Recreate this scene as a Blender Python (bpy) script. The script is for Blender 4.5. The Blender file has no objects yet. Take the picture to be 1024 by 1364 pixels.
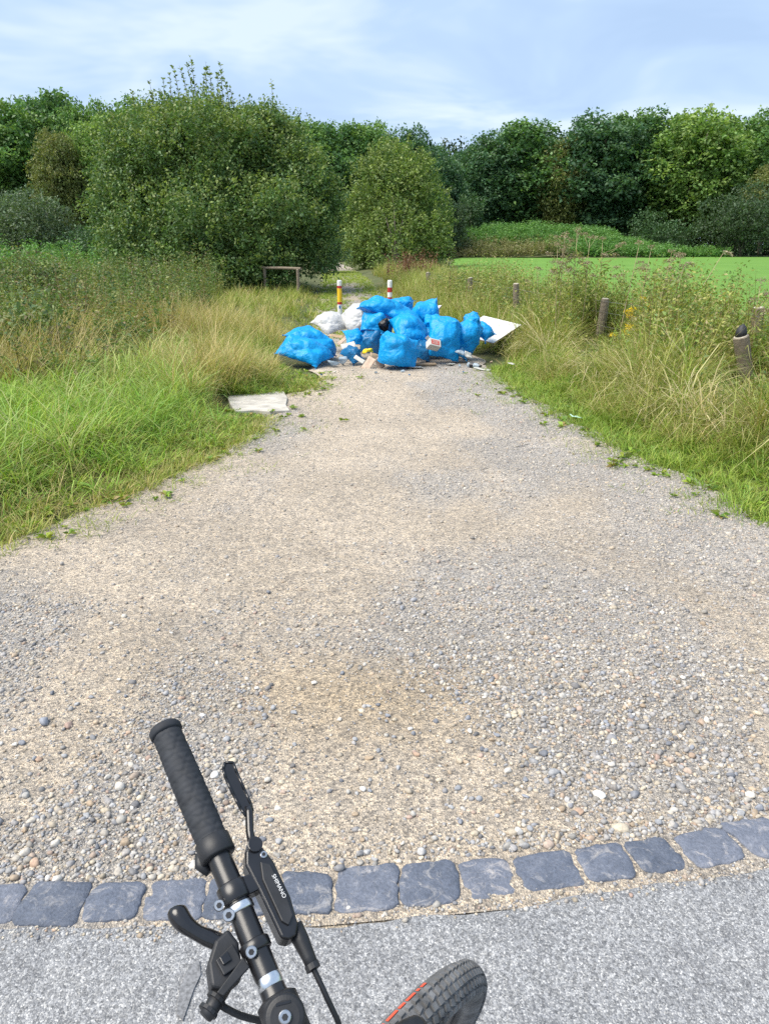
import bpy, math, random
import numpy as np
from mathutils import Matrix, Vector

# ------------------------------------------------------------------ camera, sky, sun, exposure
sc = bpy.context.scene
COL = sc.collection
PITCH, CAM_H, FPX = math.radians(19.8), 1.55, 985.0
cam_d = bpy.data.cameras.new("camera")
cam = bpy.data.objects.new("camera", cam_d)
COL.objects.link(cam)
cam.location = (0, 0, CAM_H)
cam.rotation_euler = (math.radians(90) - PITCH, 0, 0)
cam_d.sensor_fit = 'VERTICAL'
cam_d.sensor_height = 24.0
cam_d.lens = 24.0 * FPX / 1364.0
cam_d.clip_start, cam_d.clip_end = 0.02, 3000
sc.camera = cam

SUN_EL, SUN_AZ = math.radians(57), math.radians(248)   # azimuth clockwise from +Y
world = bpy.data.worlds.new("World")
sc.world = world
world.use_nodes = True
wn, wl = world.node_tree.nodes, world.node_tree.links
wn.clear()
w_out = wn.new('ShaderNodeOutputWorld')
w_bg = wn.new('ShaderNodeBackground')
w_bg.inputs['Strength'].default_value = 0.059
w_sky = wn.new('ShaderNodeTexSky')
w_sky.sky_type = 'NISHITA'
w_sky.sun_disc = False
w_sky.sun_elevation = SUN_EL
w_sky.sun_rotation = SUN_AZ
w_sky.air_density = 1.0
w_sky.dust_density = 1.5
w_tc = wn.new('ShaderNodeTexCoord')
w_sep = wn.new('ShaderNodeSeparateXYZ')
wl.new(w_tc.outputs['Generated'], w_sep.inputs[0])
w_add = wn.new('ShaderNodeMath'); w_add.operation = 'ADD'; w_add.inputs[1].default_value = 0.16
w_abs = wn.new('ShaderNodeMath'); w_abs.operation = 'ABSOLUTE'
wl.new(w_sep.outputs['Z'], w_abs.inputs[0]); wl.new(w_abs.outputs[0], w_add.inputs[0])
w_dx = wn.new('ShaderNodeMath'); w_dx.operation = 'DIVIDE'
w_dy = wn.new('ShaderNodeMath'); w_dy.operation = 'DIVIDE'
wl.new(w_sep.outputs['X'], w_dx.inputs[0]); wl.new(w_add.outputs[0], w_dx.inputs[1])
wl.new(w_sep.outputs['Y'], w_dy.inputs[0]); wl.new(w_add.outputs[0], w_dy.inputs[1])
w_cmb = wn.new('ShaderNodeCombineXYZ')
wl.new(w_dx.outputs[0], w_cmb.inputs[0]); wl.new(w_dy.outputs[0], w_cmb.inputs[1])
w_noise = wn.new('ShaderNodeTexNoise')
w_noise.inputs['Scale'].default_value = 1.2
w_noise.inputs['Detail'].default_value = 4.0
w_noise.inputs['Roughness'].default_value = 0.56
w_noise.inputs['Distortion'].default_value = 0.5
w_mp = wn.new('ShaderNodeMapping')
w_mp.inputs['Location'].default_value = (3.1, 1.4, 0.0)
wl.new(w_cmb.outputs[0], w_mp.inputs['Vector']); wl.new(w_mp.outputs[0], w_noise.inputs['Vector'])
w_ramp = wn.new('ShaderNodeValToRGB')
cr = w_ramp.color_ramp
cr.elements[0].position, cr.elements[0].color = 0.36, (3.2, 4.35, 6.15, 1)
cr.elements[1].position, cr.elements[1].color = 0.64, (5.2, 6.1, 7.0, 1)
e = cr.elements.new(0.5); e.color = (3.7, 4.9, 6.7, 1)
wl.new(w_noise.outputs['Fac'], w_ramp.inputs[0])
w_mix = wn.new('ShaderNodeMixRGB')
w_mix.inputs['Fac'].default_value = 0.85
wl.new(w_sky.outputs[0], w_mix.inputs[1]); wl.new(w_ramp.outputs[0], w_mix.inputs[2])
wl.new(w_mix.outputs[0], w_bg.inputs['Color']); wl.new(w_bg.outputs[0], w_out.inputs['Surface'])

sun_d = bpy.data.lights.new("sun", 'SUN')
sun_d.energy = 2.3
sun_d.angle = math.radians(45)
sun_d.color = (1.0, 0.93, 0.82)
sun = bpy.data.objects.new("sun", sun_d)
COL.objects.link(sun)
sdir = Vector((math.sin(SUN_AZ) * math.cos(SUN_EL), math.cos(SUN_AZ) * math.cos(SUN_EL), math.sin(SUN_EL)))
sun.rotation_euler = sdir.to_track_quat('Z', 'Y').to_euler()
sun.location = sdir * 30

vs = sc.view_settings
vs.view_transform, vs.look, vs.gamma, vs.use_curve_mapping = 'Standard', 'None', 1.0, False
vs.exposure = 1.48
sc.cycles.max_bounces = 8
sc.cycles.diffuse_bounces = 3
sc.cycles.transmission_bounces = 4
sc.cycles.transparent_max_bounces = 6
sc.cycles.use_denoising = False

# ------------------------------------------------------------------ helpers
rng = np.random.default_rng(11)
random.seed(5)
_R = np.array([1.0, 0, 0]); _U = np.array([0, math.sin(PITCH), math.cos(PITCH)]); _F = np.array([0, math.cos(PITCH), -math.sin(PITCH)])
_O = np.array([0, 0, CAM_H])

def at(u, v, d):                       # a point of the photograph at depth d metres
    return _O + _R * (u - 512) / FPX * d + _U * (682 - v) / FPX * d + _F * d

def gr(u, v, z=0.0):                   # a point of the photograph on the ground
    r = _R * (u - 512) / FPX + _U * (682 - v) / FPX + _F
    return _O + r * (z - CAM_H) / r[2]

def _hash(ix, iy, seed):
    h = (ix.astype(np.int64) * 374761393 + iy.astype(np.int64) * 668265263 + seed * 974634777) & 0x7fffffff
    h = ((h ^ (h >> 13)) * 1274126177) & 0x7fffffff
    h = (h ^ (h >> 16)) & 0xffff
    return h / 65535.0

def vnoise(x, y, seed=0):
    ix, iy = np.floor(x), np.floor(y)
    fx, fy = x - ix, y - iy
    fx, fy = fx * fx * (3 - 2 * fx), fy * fy * (3 - 2 * fy)
    a, b = _hash(ix, iy, seed), _hash(ix + 1, iy, seed)
    c, d = _hash(ix, iy + 1, seed), _hash(ix + 1, iy + 1, seed)
    return (a * (1 - fx) + b * fx) * (1 - fy) + (c * (1 - fx) + d * fx) * fy

def fbm(x, y, seed=0, octv=4):
    x, y = np.asarray(x, float), np.asarray(y, float)
    t, amp, s = 0, 0.5, 0
    for k in range(octv):
        t = t + amp * vnoise(x * 2 ** k + 17.3 * k, y * 2 ** k - 9.1 * k, seed + k)
        s += amp; amp *= 0.5
    return t / s

def sstep(a, b, x):
    t = np.clip((x - a) / (b - a), 0, 1)
    return t * t * (3 - 2 * t)

def unit(v):
    v = np.asarray(v, float)
    return v / np.maximum(np.linalg.norm(v, axis=-1, keepdims=True), 1e-9)

def link(name, data, parent=None, mats=None):
    o = bpy.data.objects.new(name, data)
    COL.objects.link(o)
    if parent is not None:
        o.parent = parent
    if mats is not None and data is not None:
        for m in (mats if isinstance(mats, (list, tuple)) else [mats]):
            data.materials.append(m)
    return o

def build_mesh(name, V, faces, cols=None, smooth=False, attrs=None):
    """faces: list of integer arrays (n,3) or (n,4)"""
    V = np.asarray(V, np.float32)
    me = bpy.data.meshes.new(name)
    me.vertices.add(len(V))
    me.vertices.foreach_set('co', V.ravel())
    idx = np.concatenate([np.asarray(f, np.int32).ravel() for f in faces])
    tot = np.concatenate([np.full(len(f), np.asarray(f).shape[1], np.int32) for f in faces])
    st = np.concatenate([[0], np.cumsum(tot)[:-1]]).astype(np.int32)
    me.loops.add(len(idx)); me.loops.foreach_set('vertex_index', idx)
    me.polygons.add(len(tot)); me.polygons.foreach_set('loop_start', st); me.polygons.foreach_set('loop_total', tot)
    if smooth:
        me.polygons.foreach_set('use_smooth', np.ones(len(tot), bool))
    me.update(calc_edges=True)
    if cols is not None:
        a = me.color_attributes.new("Col", 'FLOAT_COLOR', 'POINT')
        c = np.ones((len(V), 4), np.float32); c[:, :3] = cols
        a.data.foreach_set('color', c.ravel())
    return me

def tag(o, label=None, cat=None, group=None, kind=None):
    if label: o['label'] = label
    if cat: o['category'] = cat
    if group: o['group'] = group
    if kind: o['kind'] = kind
    return o

def empty(name, loc=(0, 0, 0)):
    o = bpy.data.objects.new(name, None)
    o.empty_display_size = 0.1
    COL.objects.link(o)
    o.location = loc
    return o

class MB:
    """collects simple shapes into one mesh"""
    def __init__(s):
        s.V, s.F, s.n = [], [], 0
    def add(s, V, F):
        V = np.asarray(V, float)
        s.V.append(V)
        for f in F:
            s.F.append([i + s.n for i in f])
        s.n += len(V)
    def tube(s, pts, radii, seg=12, caps=True):
        pts = np.asarray(pts, float)
        n = len(pts)
        if np.isscalar(radii): radii = [radii] * n
        tang = np.gradient(pts, axis=0) if n > 2 else np.repeat([pts[1] - pts[0]], n, 0)
        tang = unit(tang)
        ref = np.array([0, 0, 1.0]) if abs(tang[0][2]) < 0.9 else np.array([1.0, 0, 0])
        a = unit(np.cross(tang[0], ref))
        V = []
        th = np.linspace(0, 2 * math.pi, seg, endpoint=False)
        for i in range(n):
            a = unit(a - tang[i] * np.dot(a, tang[i]))
            b = np.cross(tang[i], a)
            V.append(pts[i] + radii[i] * (np.cos(th)[:, None] * a + np.sin(th)[:, None] * b))
        V = np.concatenate(V)
        F = []
        for i in range(n - 1):
            for j in range(seg):
                k = (j + 1) % seg
                F.append((i * seg + j, i * seg + k, (i + 1) * seg + k, (i + 1) * seg + j))
        if caps:
            F.append(tuple(range(seg - 1, -1, -1)))
            F.append(tuple((n - 1) * seg + j for j in range(seg)))
        s.add(V, F)
    def box(s, c, ax, ay, az):
        c, ax, ay, az = (np.asarray(q, float) for q in (c, ax, ay, az))
        V = [c + i * ax + j * ay + k * az for k in (-1, 1) for j in (-1, 1) for i in (-1, 1)]
        s.add(V, [(0, 2, 3, 1), (4, 5, 7, 6), (0, 1, 5, 4), (2, 6, 7, 3), (0, 4, 6, 2), (1, 3, 7, 5)])
    def prism(s, poly, h0, h1, M):      # poly in the xy plane of frame M=(o,ax,ay,az)
        o, ax, ay, az = (np.asarray(q, float) for q in M)
        n = len(poly)
        V = [o + p[0] * ax + p[1] * ay + h * az for h in (h0, h1) for p in poly]
        F = [tuple(range(n - 1, -1, -1)), tuple(range(n, 2 * n))] + [(i, (i + 1) % n, n + (i + 1) % n, n + i) for i in range(n)]
        s.add(V, F)
    def mesh(s, name, smooth=False):
        me = bpy.data.meshes.new(name)
        me.from_pydata([tuple(v) for v in np.concatenate(s.V)], [], s.F)
        if smooth:
            me.polygons.foreach_set('use_smooth', np.ones(len(me.polygons), bool))
        me.update()
        return me
    def build(s, name, mat, parent=None, smooth=False, bevel=0, seg=2):
        o = link(name, s.mesh(name, smooth), parent, mat)
        if bevel:
            m = o.modifiers.new("bevel", 'BEVEL'); m.width = bevel; m.segments = seg; m.limit_method = 'ANGLE'; m.angle_limit = 0.6
            if smooth:
                pass
        return o

# ------------------------------------------------------------------ materials
def new_mat(name):
    m = bpy.data.materials.new(name); m.use_nodes = True
    nt = m.node_tree
    b = nt.nodes['Principled BSDF']
    return m, nt, b

def ramp(nt, stops, src):
    r = nt.nodes.new('ShaderNodeValToRGB')
    els = r.color_ramp.elements
    els[0].position, els[0].color = stops[0][0], (*stops[0][1], 1)
    els[1].position, els[1].color = stops[-1][0], (*stops[-1][1], 1)
    for p, c in stops[1:-1]:
        q = els.new(p); q.color = (*c, 1)
    nt.links.new(src, r.inputs[0])
    return r.outputs[0]

def tex(nt, kind, scale, detail=4, rough=0.55, vec=None, **kw):
    if kind == 'noise':
        n = nt.nodes.new('ShaderNodeTexNoise'); n.inputs['Scale'].default_value = scale
        n.inputs['Detail'].default_value = detail; n.inputs['Roughness'].default_value = rough
    else:
        n = nt.nodes.new('ShaderNodeTexVoronoi'); n.inputs['Scale'].default_value = scale
    if vec is not None:
        nt.links.new(vec, n.inputs['Vector'])
    return n

def coords(nt, kind='Object'):
    return nt.nodes.new('ShaderNodeTexCoord').outputs[kind]

def mixc(nt, a, b, fac, mode='MIX'):
    m = nt.nodes.new('ShaderNodeMixRGB'); m.blend_type = mode
    for i, v in ((1, a), (2, b)):
        if hasattr(v, 'is_linked'): nt.links.new(v, m.inputs[i])
        else: m.inputs[i].default_value = (*v, 1)
    if hasattr(fac, 'is_linked'): nt.links.new(fac, m.inputs[0])
    else: m.inputs[0].default_value = fac
    return m.outputs[0]

def bump(nt, b, h, strength=0.4, dist=0.01):
    n = nt.nodes.new('ShaderNodeBump'); n.inputs['Strength'].default_value = strength; n.inputs['Distance'].default_value = dist
    nt.links.new(h, n.inputs['Height']); nt.links.new(n.outputs[0], b.inputs['Normal'])

def plain(name, col, rough=0.6, metal=0.0, spec=0.5, nscale=0, namp=0.25, bstr=0.0, bscale=60, bdist=0.002):
    m, nt, b = new_mat(name)
    b.inputs['Roughness'].default_value = rough; b.inputs['Metallic'].default_value = metal
    b.inputs['Specular IOR Level'].default_value = spec
    c = coords(nt)
    n = tex(nt, 'noise', nscale or 12, 5, 0.6, c)
    lo = tuple(x * (1 - namp) for x in col); hi = tuple(min(1, x * (1 + namp)) for x in col)
    nt.links.new(ramp(nt, [(0.3, lo), (0.7, hi)], n.outputs['Fac']), b.inputs['Base Color'])
    if bstr:
        bump(nt, b, tex(nt, 'noise', bscale, 4, 0.6, c).outputs['Fac'], bstr, bdist)
    return m

def leaf_mat(name, trans=0.3, rough=0.5, spec=0.35, obj_var=0.0, tint=(1, 1, 1)):
    m, nt, b = new_mat(name)
    a = nt.nodes.new('ShaderNodeVertexColor'); a.layer_name = "Col"
    col = mixc(nt, a.outputs['Color'], tint, 1.0, 'MULTIPLY')
    nt.links.new(col, b.inputs['Base Color'])
    b.inputs['Roughness'].default_value = rough; b.inputs['Specular IOR Level'].default_value = spec
    t = nt.nodes.new('ShaderNodeBsdfTranslucent')
    nt.links.new(mixc(nt, col, (1.15, 1.25, 0.6), 1.0, 'MULTIPLY'), t.inputs['Color'])
    mx = nt.nodes.new('ShaderNodeMixShader'); mx.inputs[0].default_value = trans
    nt.links.new(b.outputs[0], mx.inputs[1]); nt.links.new(t.outputs[0], mx.inputs[2])
    nt.links.new(mx.outputs[0], nt.nodes['Material Output'].inputs['Surface'])
    return m

M = {}
M['leaf'] = leaf_mat('leaf')
M['grass'] = leaf_mat('grass_blade', 0.3, 0.55, 0.25)
M['bark'] = plain('bark', (0.10, 0.085, 0.065), 0.9, nscale=8, namp=0.4, bstr=0.6, bscale=25, bdist=0.02)

# asphalt: pale weathered chippings
m, nt, b = new_mat('asphalt'); M['asphalt'] = m
c = coords(nt)
v1 = tex(nt, 'vor', 300, vec=c); v2 = tex(nt, 'vor', 150, vec=c)
n1 = tex(nt, 'noise', 4.5, 6, 0.7, c); n2 = tex(nt, 'noise', 60, 3, 0.7, c)
sepc = nt.nodes.new('ShaderNodeSeparateColor'); nt.links.new(v1.outputs['Color'], sepc.inputs[0])
chip = ramp(nt, [(0.0, (0.135, 0.14, 0.152)), (0.3, (0.205, 0.21, 0.222)), (0.62, (0.27, 0.274, 0.284)), (0.88, (0.345, 0.347, 0.352)), (1.0, (0.50, 0.495, 0.485))], sepc.outputs[0])
sep2 = nt.nodes.new('ShaderNodeSeparateColor'); nt.links.new(v2.outputs['Color'], sep2.inputs[0])
chip2 = mixc(nt, chip, ramp(nt, [(0.0, (0.6, 0.6, 0.6)), (1.0, (1.15, 1.15, 1.15))], sep2.outputs[1]), 1.0, 'MULTIPLY')
big = ramp(nt, [(0.3, (0.76, 0.76, 0.77)), (0.45, (0.97, 0.97, 0.97)), (0.7, (1.1, 1.09, 1.07))], n1.outputs['Fac'])
nt.links.new(mixc(nt, chip2, big, 1.0, 'MULTIPLY'), b.inputs['Base Color'])
b.inputs['Roughness'].default_value = 0.8
hm = nt.nodes.new('ShaderNodeMath'); hm.operation = 'SUBTRACT'
nt.links.new(n2.outputs['Fac'], hm.inputs[0]); nt.links.new(v1.outputs['Distance'], hm.inputs[1])
bump(nt, b, hm.outputs[0], 0.5, 0.003)

# gravel path bed: sand and fine grit; attribute Col carries the sand tone
m, nt, b = new_mat('gravel_bed'); M['gravel_bed'] = m
c = coords(nt)
a = nt.nodes.new('ShaderNodeVertexColor'); a.layer_name = "Col"
v1 = tex(nt, 'vor', 150, vec=c); v2 = tex(nt, 'vor', 62, vec=c)
n1 = tex(nt, 'noise', 14, 5, 0.65, c); n3 = tex(nt, 'noise', 420, 2, 0.6, c)
s1 = nt.nodes.new('ShaderNodeSeparateColor'); nt.links.new(v1.outputs['Color'], s1.inputs[0])
grit = ramp(nt, [(0.0, (0.30, 0.31, 0.34)), (0.25, (0.68, 0.69, 0.71)), (0.6, (1.02, 1.01, 0.99)), (1.0, (1.6, 1.57, 1.5))], s1.outputs[0])
s2 = nt.nodes.new('ShaderNodeSeparateColor'); nt.links.new(v2.outputs['Color'], s2.inputs[0])
grit2 = ramp(nt, [(0.0, (0.66, 0.69, 0.74)), (0.5, (1.0, 1.0, 1.0)), (1.0, (1.2, 1.16, 1.08))], s2.outputs[1])
patch = ramp(nt, [(0.3, (0.8, 0.8, 0.8)), (0.7, (1.12, 1.11, 1.09))], n1.outputs['Fac'])
q = mixc(nt, a.outputs['Color'], grit, 0.8, 'MULTIPLY')
q = mixc(nt, q, grit2, 0.6, 'MULTIPLY')
nt.links.new(mixc(nt, q, patch, 1.0, 'MULTIPLY'), b.inputs['Base Color'])
b.inputs['Roughness'].default_value = 0.95; b.inputs['Specular IOR Level'].default_value = 0.2
hm = nt.nodes.new('ShaderNodeMath'); hm.operation = 'ADD'
nt.links.new(v1.outputs['Distance'], hm.inputs[0]); nt.links.new(n3.outputs['Fac'], hm.inputs[1])
bump(nt, b, hm.outputs[0], 1.0, 0.007)

def stone_mat(name, rough=0.75):
    m, nt, b = new_mat(name)
    a = nt.nodes.new('ShaderNodeVertexColor'); a.layer_name = "Col"
    n = tex(nt, 'noise', 140, 4, 0.65, coords(nt))
    nt.links.new(mixc(nt, a.outputs['Color'], ramp(nt, [(0.3, (0.72, 0.72, 0.74)), (0.7, (1.2, 1.19, 1.16))], n.outputs['Fac']), 1.0, 'MULTIPLY'), b.inputs['Base Color'])
    b.inputs['Roughness'].default_value = rough; b.inputs['Specular IOR Level'].default_value = 0.35
    return m
M['stone'] = stone_mat('stone')

# blue-grey stone setts, dusty
m, nt, b = new_mat('sett_stone'); M['sett'] = m
c = coords(nt, 'Object')
oi = nt.nodes.new('ShaderNodeObjectInfo')
va = nt.nodes.new('ShaderNodeVectorMath'); va.operation = 'ADD'
cm = nt.nodes.new('ShaderNodeCombineXYZ')
mu = nt.nodes.new('ShaderNodeMath'); mu.operation = 'MULTIPLY'; mu.inputs[1].default_value = 37
nt.links.new(oi.outputs['Random'], mu.inputs[0]); nt.links.new(mu.outputs[0], cm.inputs[2])
nt.links.new(c, va.inputs[0]); nt.links.new(cm.outputs[0], va.inputs[1])
n1 = tex(nt, 'noise', 18, 6, 0.65, va.outputs[0]); n2 = tex(nt, 'noise', 130, 4, 0.7, va.outputs[0]); n3 = tex(nt, 'noise', 14, 7, 0.75, va.outputs[0]); n3.inputs['Distortion'].default_value = 1.5
q = ramp(nt, [(0.3, (0.075, 0.09, 0.122)), (0.55, (0.105, 0.122, 0.16)), (0.75, (0.17, 0.185, 0.22))], n1.outputs['Fac'])
q = mixc(nt, q, (0.40, 0.38, 0.36), ramp(nt, [(0.54, (0, 0, 0)), (0.70, (0.8, 0.8, 0.8))], n3.outputs['Fac']))
q = mixc(nt, q, ramp(nt, [(0.3, (0.72, 0.72, 0.72)), (0.7, (1.25, 1.25, 1.25))], n2.outputs['Fac']), 1.0, 'MULTIPLY')
q = mixc(nt, q, ramp(nt, [(0.0, (0.75, 0.77, 0.8)), (0.5, (1.0, 1.0, 1.02)), (1.0, (1.4, 1.33, 1.28))], oi.outputs['Random']), 1.0, 'MULTIPLY')
nt.links.new(q, b.inputs['Base Color'])
b.inputs['Roughness'].default_value = 0.7
bump(nt, b, mixc(nt, n1.outputs['Fac'], n2.outputs['Fac'], 0.4), 0.9, 0.010)

# soil under the vegetation, field, mound
m, nt, b = new_mat('verge_soil'); M['soil'] = m
c = coords(nt)
n1 = tex(nt, 'noise', 1.6, 6, 0.7, c); n2 = tex(nt, 'noise', 40, 4, 0.7, c)
q = ramp(nt, [(0.3, (0.055, 0.060, 0.022)), (0.5, (0.085, 0.105, 0.03)), (0.7, (0.16, 0.135, 0.07))], n1.outputs['Fac'])
q = mixc(nt, q, ramp(nt, [(0.25, (0.5, 0.5, 0.5)), (0.75, (1.35, 1.35, 1.35))], n2.outputs['Fac']), 1.0, 'MULTIPLY')
nt.links.new(q, b.inputs['Base Color']); b.inputs['Roughness'].default_value = 0.95
bump(nt, b, n2.outputs['Fac'], 0.8, 0.03)

m, nt, b = new_mat('field_grass'); M['field'] = m
c = coords(nt)
n1 = tex(nt, 'noise', 0.35, 6, 0.7, c); n2 = tex(nt, 'noise', 5, 5, 0.75, c)
q = ramp(nt, [(0.3, (0.10, 0.215, 0.035)), (0.55, (0.125, 0.255, 0.042)), (0.75, (0.165, 0.285, 0.055))], n1.outputs['Fac'])
q = mixc(nt, q, ramp(nt, [(0.25, (0.72, 0.74, 0.7)), (0.75, (1.18, 1.14, 1.2))], n2.outputs['Fac']), 1.0, 'MULTIPLY')
nt.links.new(q, b.inputs['Base Color']); b.inputs['Roughness'].default_value = 0.9; b.inputs['Specular IOR Level'].default_value = 0.2
bump(nt, b, n2.outputs['Fac'], 0.5, 0.05)

M['concrete'] = plain('concrete', (0.42, 0.395, 0.35), 0.9, nscale=7, namp=0.3, bstr=0.5, bscale=60, bdist=.004)

# ------------------------------------------------------------------ the lie of the land
_le = [(-9, -12.0), (1.0, -9.0), (1.45, -6.0), (2.2, -4.4), (3.0, -3.1)] + [tuple(gr(u, v)[[1, 0]]) for u, v in ((10, 728), (70, 697), (140, 664), (215, 630), (285, 600), (340, 572), (362, 545), (392, 522), (428, 503))] + [(10.5, -0.95), (13, -1.3), (18, -1.55), (26, -2.1), (40, -3.2), (60, -5.0), (75, -7)]
_re = [(-9, 12.0), (1.0, 9.0), (1.6, 6.5), (2.4, 4.9), (3.3, 3.6)] + [tuple(gr(u, v)[[1, 0]]) for u, v in ((1022, 690), (950, 648), (880, 613), (800, 580), (745, 550), (700, 524), (660, 498))] + [(11, 1.4), (13, 0.95), (18, 0.35), (26, 0.0), (40, -1.0), (60, -2.6), (75, -4.4)]
_le, _re = np.array(_le), np.array(_re)
def xl(y): return np.interp(y, _le[:, 0], _le[:, 1]) + 0.34 * (fbm(np.asarray(y, float) * 2.1, 0 * np.asarray(y, float) + 2.2, 3) - 0.5)
def xr(y): return np.interp(y, _re[:, 0], _re[:, 1]) + 0.34 * (fbm(np.asarray(y, float) * 1.9, 0 * np.asarray(y, float) + 7.7, 4) - 0.5)
def kerb_y(x):     # centre line of the row of setts
    return np.interp(x, [-8, -0.96, -0.6, -0.2, 0.1, 0.34, 0.6, 0.8, 1.05, 1.6, 3, 8], [1.40, 1.405, 1.415, 1.44, 1.47, 1.495, 1.54, 1.575, 1.625, 1.76, 2.2, 4.6])

def off_path(x, y):                    # >0 outside the gravel
    return np.maximum(xl(y) - x, x - xr(y))

def gz(x, y):                          # height of the verge ground
    x, y = np.asarray(x, float), np.asarray(y, float)
    d = off_path(x, y)
    k = sstep(0.0, 0.9, d) * sstep(0.0, 0.6, y - kerb_y(x) - 0.2)
    k = k * np.where(((x - SLC[0]) / .5) ** 2 + ((y - SLC[1]) / .42) ** 2 < 1, .3, 1)
    return -0.05 + k * (0.085 + 0.07 * fbm(x * 0.9, y * 0.9, 8)) + 0.09 * sstep(0.9, 4, d) * k * (y < 60)

SLAB = np.array([gr(u, v)[:2] for u, v in ((303, 528), (378, 523), (385, 548), (312, 549))])
SLC, SLR = SLAB.mean(0), np.array([.52, .42])
def clear(x, y):                       # 0 where slab or rubbish lies, 1 elsewhere
    a = np.minimum(((x - SLC[0]) / SLR[0]) ** 2 + ((y - SLC[1]) / SLR[1]) ** 2, 9)
    b = np.minimum(((x - 0.1) / 1.75) ** 2 + ((y - 10.85) / 1.35) ** 2, 9)
    return sstep(.75, 1.1, a) * sstep(.8, 1.15, b)
def lane(x, y):                        # trodden, lower growth in front of the posts and the slab
    k = np.ones_like(x)
    for px, py, wd, ln, f in ((3.35, 11.5, .45, 3.2, .18), (3.9, 7.9, .42, 2.2, .2), (2.62, 14.6, .4, 2.5, .55), (2.15, 18.6, .4, 3, .55), (SLC[0], SLC[1] + .2, .6, 1.2, .25), (-1.3, 10.2, .8, 1.6, .5)):
        dx, dy = unit(np.array([-px, -py]))
        t = (x - px) * dx + (y - py) * dy; q = np.abs(-(x - px) * dy + (y - py) * dx)
        m_ = (1 - sstep(wd * .6, wd * 1.3, q)) * sstep(-.25, 0, t) * (1 - sstep(ln * .7, ln, t))
        k = k * (1 - (1 - f) * m_)
    return k
def axis(parts):
    return np.unique(np.concatenate([np.arange(a, b, s) for a, b, s in parts]))
xs = axis([(-600, -60, 60), (-60, -12, 4), (-12, -5, 0.35), (-5, 5.5, 0.1), (5.5, 14, 0.35), (14, 60, 4), (60, 601, 60)])
ys = axis([(-300, -20, 40), (-20, 1, 3), (1, 13, 0.1), (13, 30, 0.4), (30, 120, 4), (120, 901, 60)])
X, Y = np.meshgrid(xs, ys)
def grid_faces(nx, ny):
    i = np.arange(nx * ny).reshape(ny, nx)
    return np.stack([i[:-1, :-1].ravel(), i[:-1, 1:].ravel(), i[1:, 1:].ravel(), i[1:, :-1].ravel()], -1)
ground = link('ground', build_mesh('ground', np.stack([X, Y, gz(X, Y)], -1).reshape(-1, 3), [grid_faces(len(xs), len(ys))], smooth=True), None, M['soil'])
tag(ground, 'grassy earth of the verges under the vegetation', None, None, 'structure')

# road
rx = np.arange(-40, 40.01, 0.05); rx = rx[(np.abs(rx) < 3) | (np.abs(rx * 20 % 20) < 0.5)]
ry = np.concatenate([[-7.0, -3, -1, 0, 0.6, 1.0], np.linspace(1.1, 1.34, 3), [1.385, 1.4]])
RV = []
for k, yy in enumerate(ry):
    edge = kerb_y(rx) - np.interp(rx, [-1, -.35, -.1, .6], [.050, .052, .074, .072]) - 0.030 * (fbm(rx * 13, rx * 0, 21, 5) - .3) + np.interp(rx, [-0.3, -0.12, 0.05, 0.3, 0.45], [0, -0.02, -0.008, -0.012, 0])
    t = (yy + 7) / 8.4
    py = -7 + (edge + 7) * t
    RV.append(np.stack([rx, py, 0.004 * fbm(rx * 2, py * 2, 5) + np.where(k == len(ry) - 1, -0.012, 0.0)], -1))
road = link('road', build_mesh('road', np.concatenate(RV), [grid_faces(len(rx), len(ry))], smooth=True), None, M['asphalt'])
tag(road, 'pale grey asphalt road with coarse chippings', None, None, 'structure')
mb = MB()
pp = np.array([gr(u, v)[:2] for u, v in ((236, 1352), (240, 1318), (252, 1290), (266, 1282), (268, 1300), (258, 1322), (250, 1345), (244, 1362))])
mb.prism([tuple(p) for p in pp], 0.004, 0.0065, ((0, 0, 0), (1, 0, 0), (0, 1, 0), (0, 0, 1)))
mb.build('dark_patch', plain('dark_asphalt', (0.16, 0.163, 0.172), 0.85, nscale=120, namp=0.5, bstr=0.4, bscale=300), road)  # thin sheet, darker than the asphalt around it

# gravel path: sand and grit in bands
def sandy(x, y):                       # 1 = bare sand, 0 = grey gravel
    s = fbm(x * 1.1 + 3, y * 0.75, 31, 4) * 1.5 - 0.25
    s = s + 0.22 * np.exp(-((x + 0.15 + 0.05 * y) / 0.33) ** 2) * sstep(1.6, 2.6, y) * (1 - sstep(7, 9, y))
    s = s + 0.2 * np.exp(-((x + 1.2) / 0.5) ** 2) * (1 - sstep(2.6, 4.0, y))
    s = s - 0.30 * np.exp(-((x - 0.75 - 0.05 * y) / 0.45) ** 2)
    s = s - 0.22 * np.exp(-(((x + 0.95) / 0.35) ** 2 + ((y - 4.2) / 1.2) ** 2))
    return np.clip(sstep(0.24, 0.62, s), 0, 1)
py_ = np.concatenate([np.arange(1.30, 4.5, 0.016), np.arange(4.5, 11, 0.045), np.arange(11, 75, 0.5)])
pu = np.linspace(0, 1, 240)
PX, PY = [], []
for yv in py_:
    lo, hi = float(xl(yv)) - 0.05, float(xr(yv)) + 0.05
    if yv < 3.2: lo, hi = max(lo, -2.6 - (yv - 1.3) * .2), min(hi, 2.8 + (yv - 1.3) * .3)
    PX.append(lo + (hi - lo) * pu); PY.append(np.full_like(pu, yv))
PX, PY = np.array(PX), np.array(PY)
PY = np.maximum(PY, kerb_y(PX) - 0.10 + (PY - 1.3) * 0.2)
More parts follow.
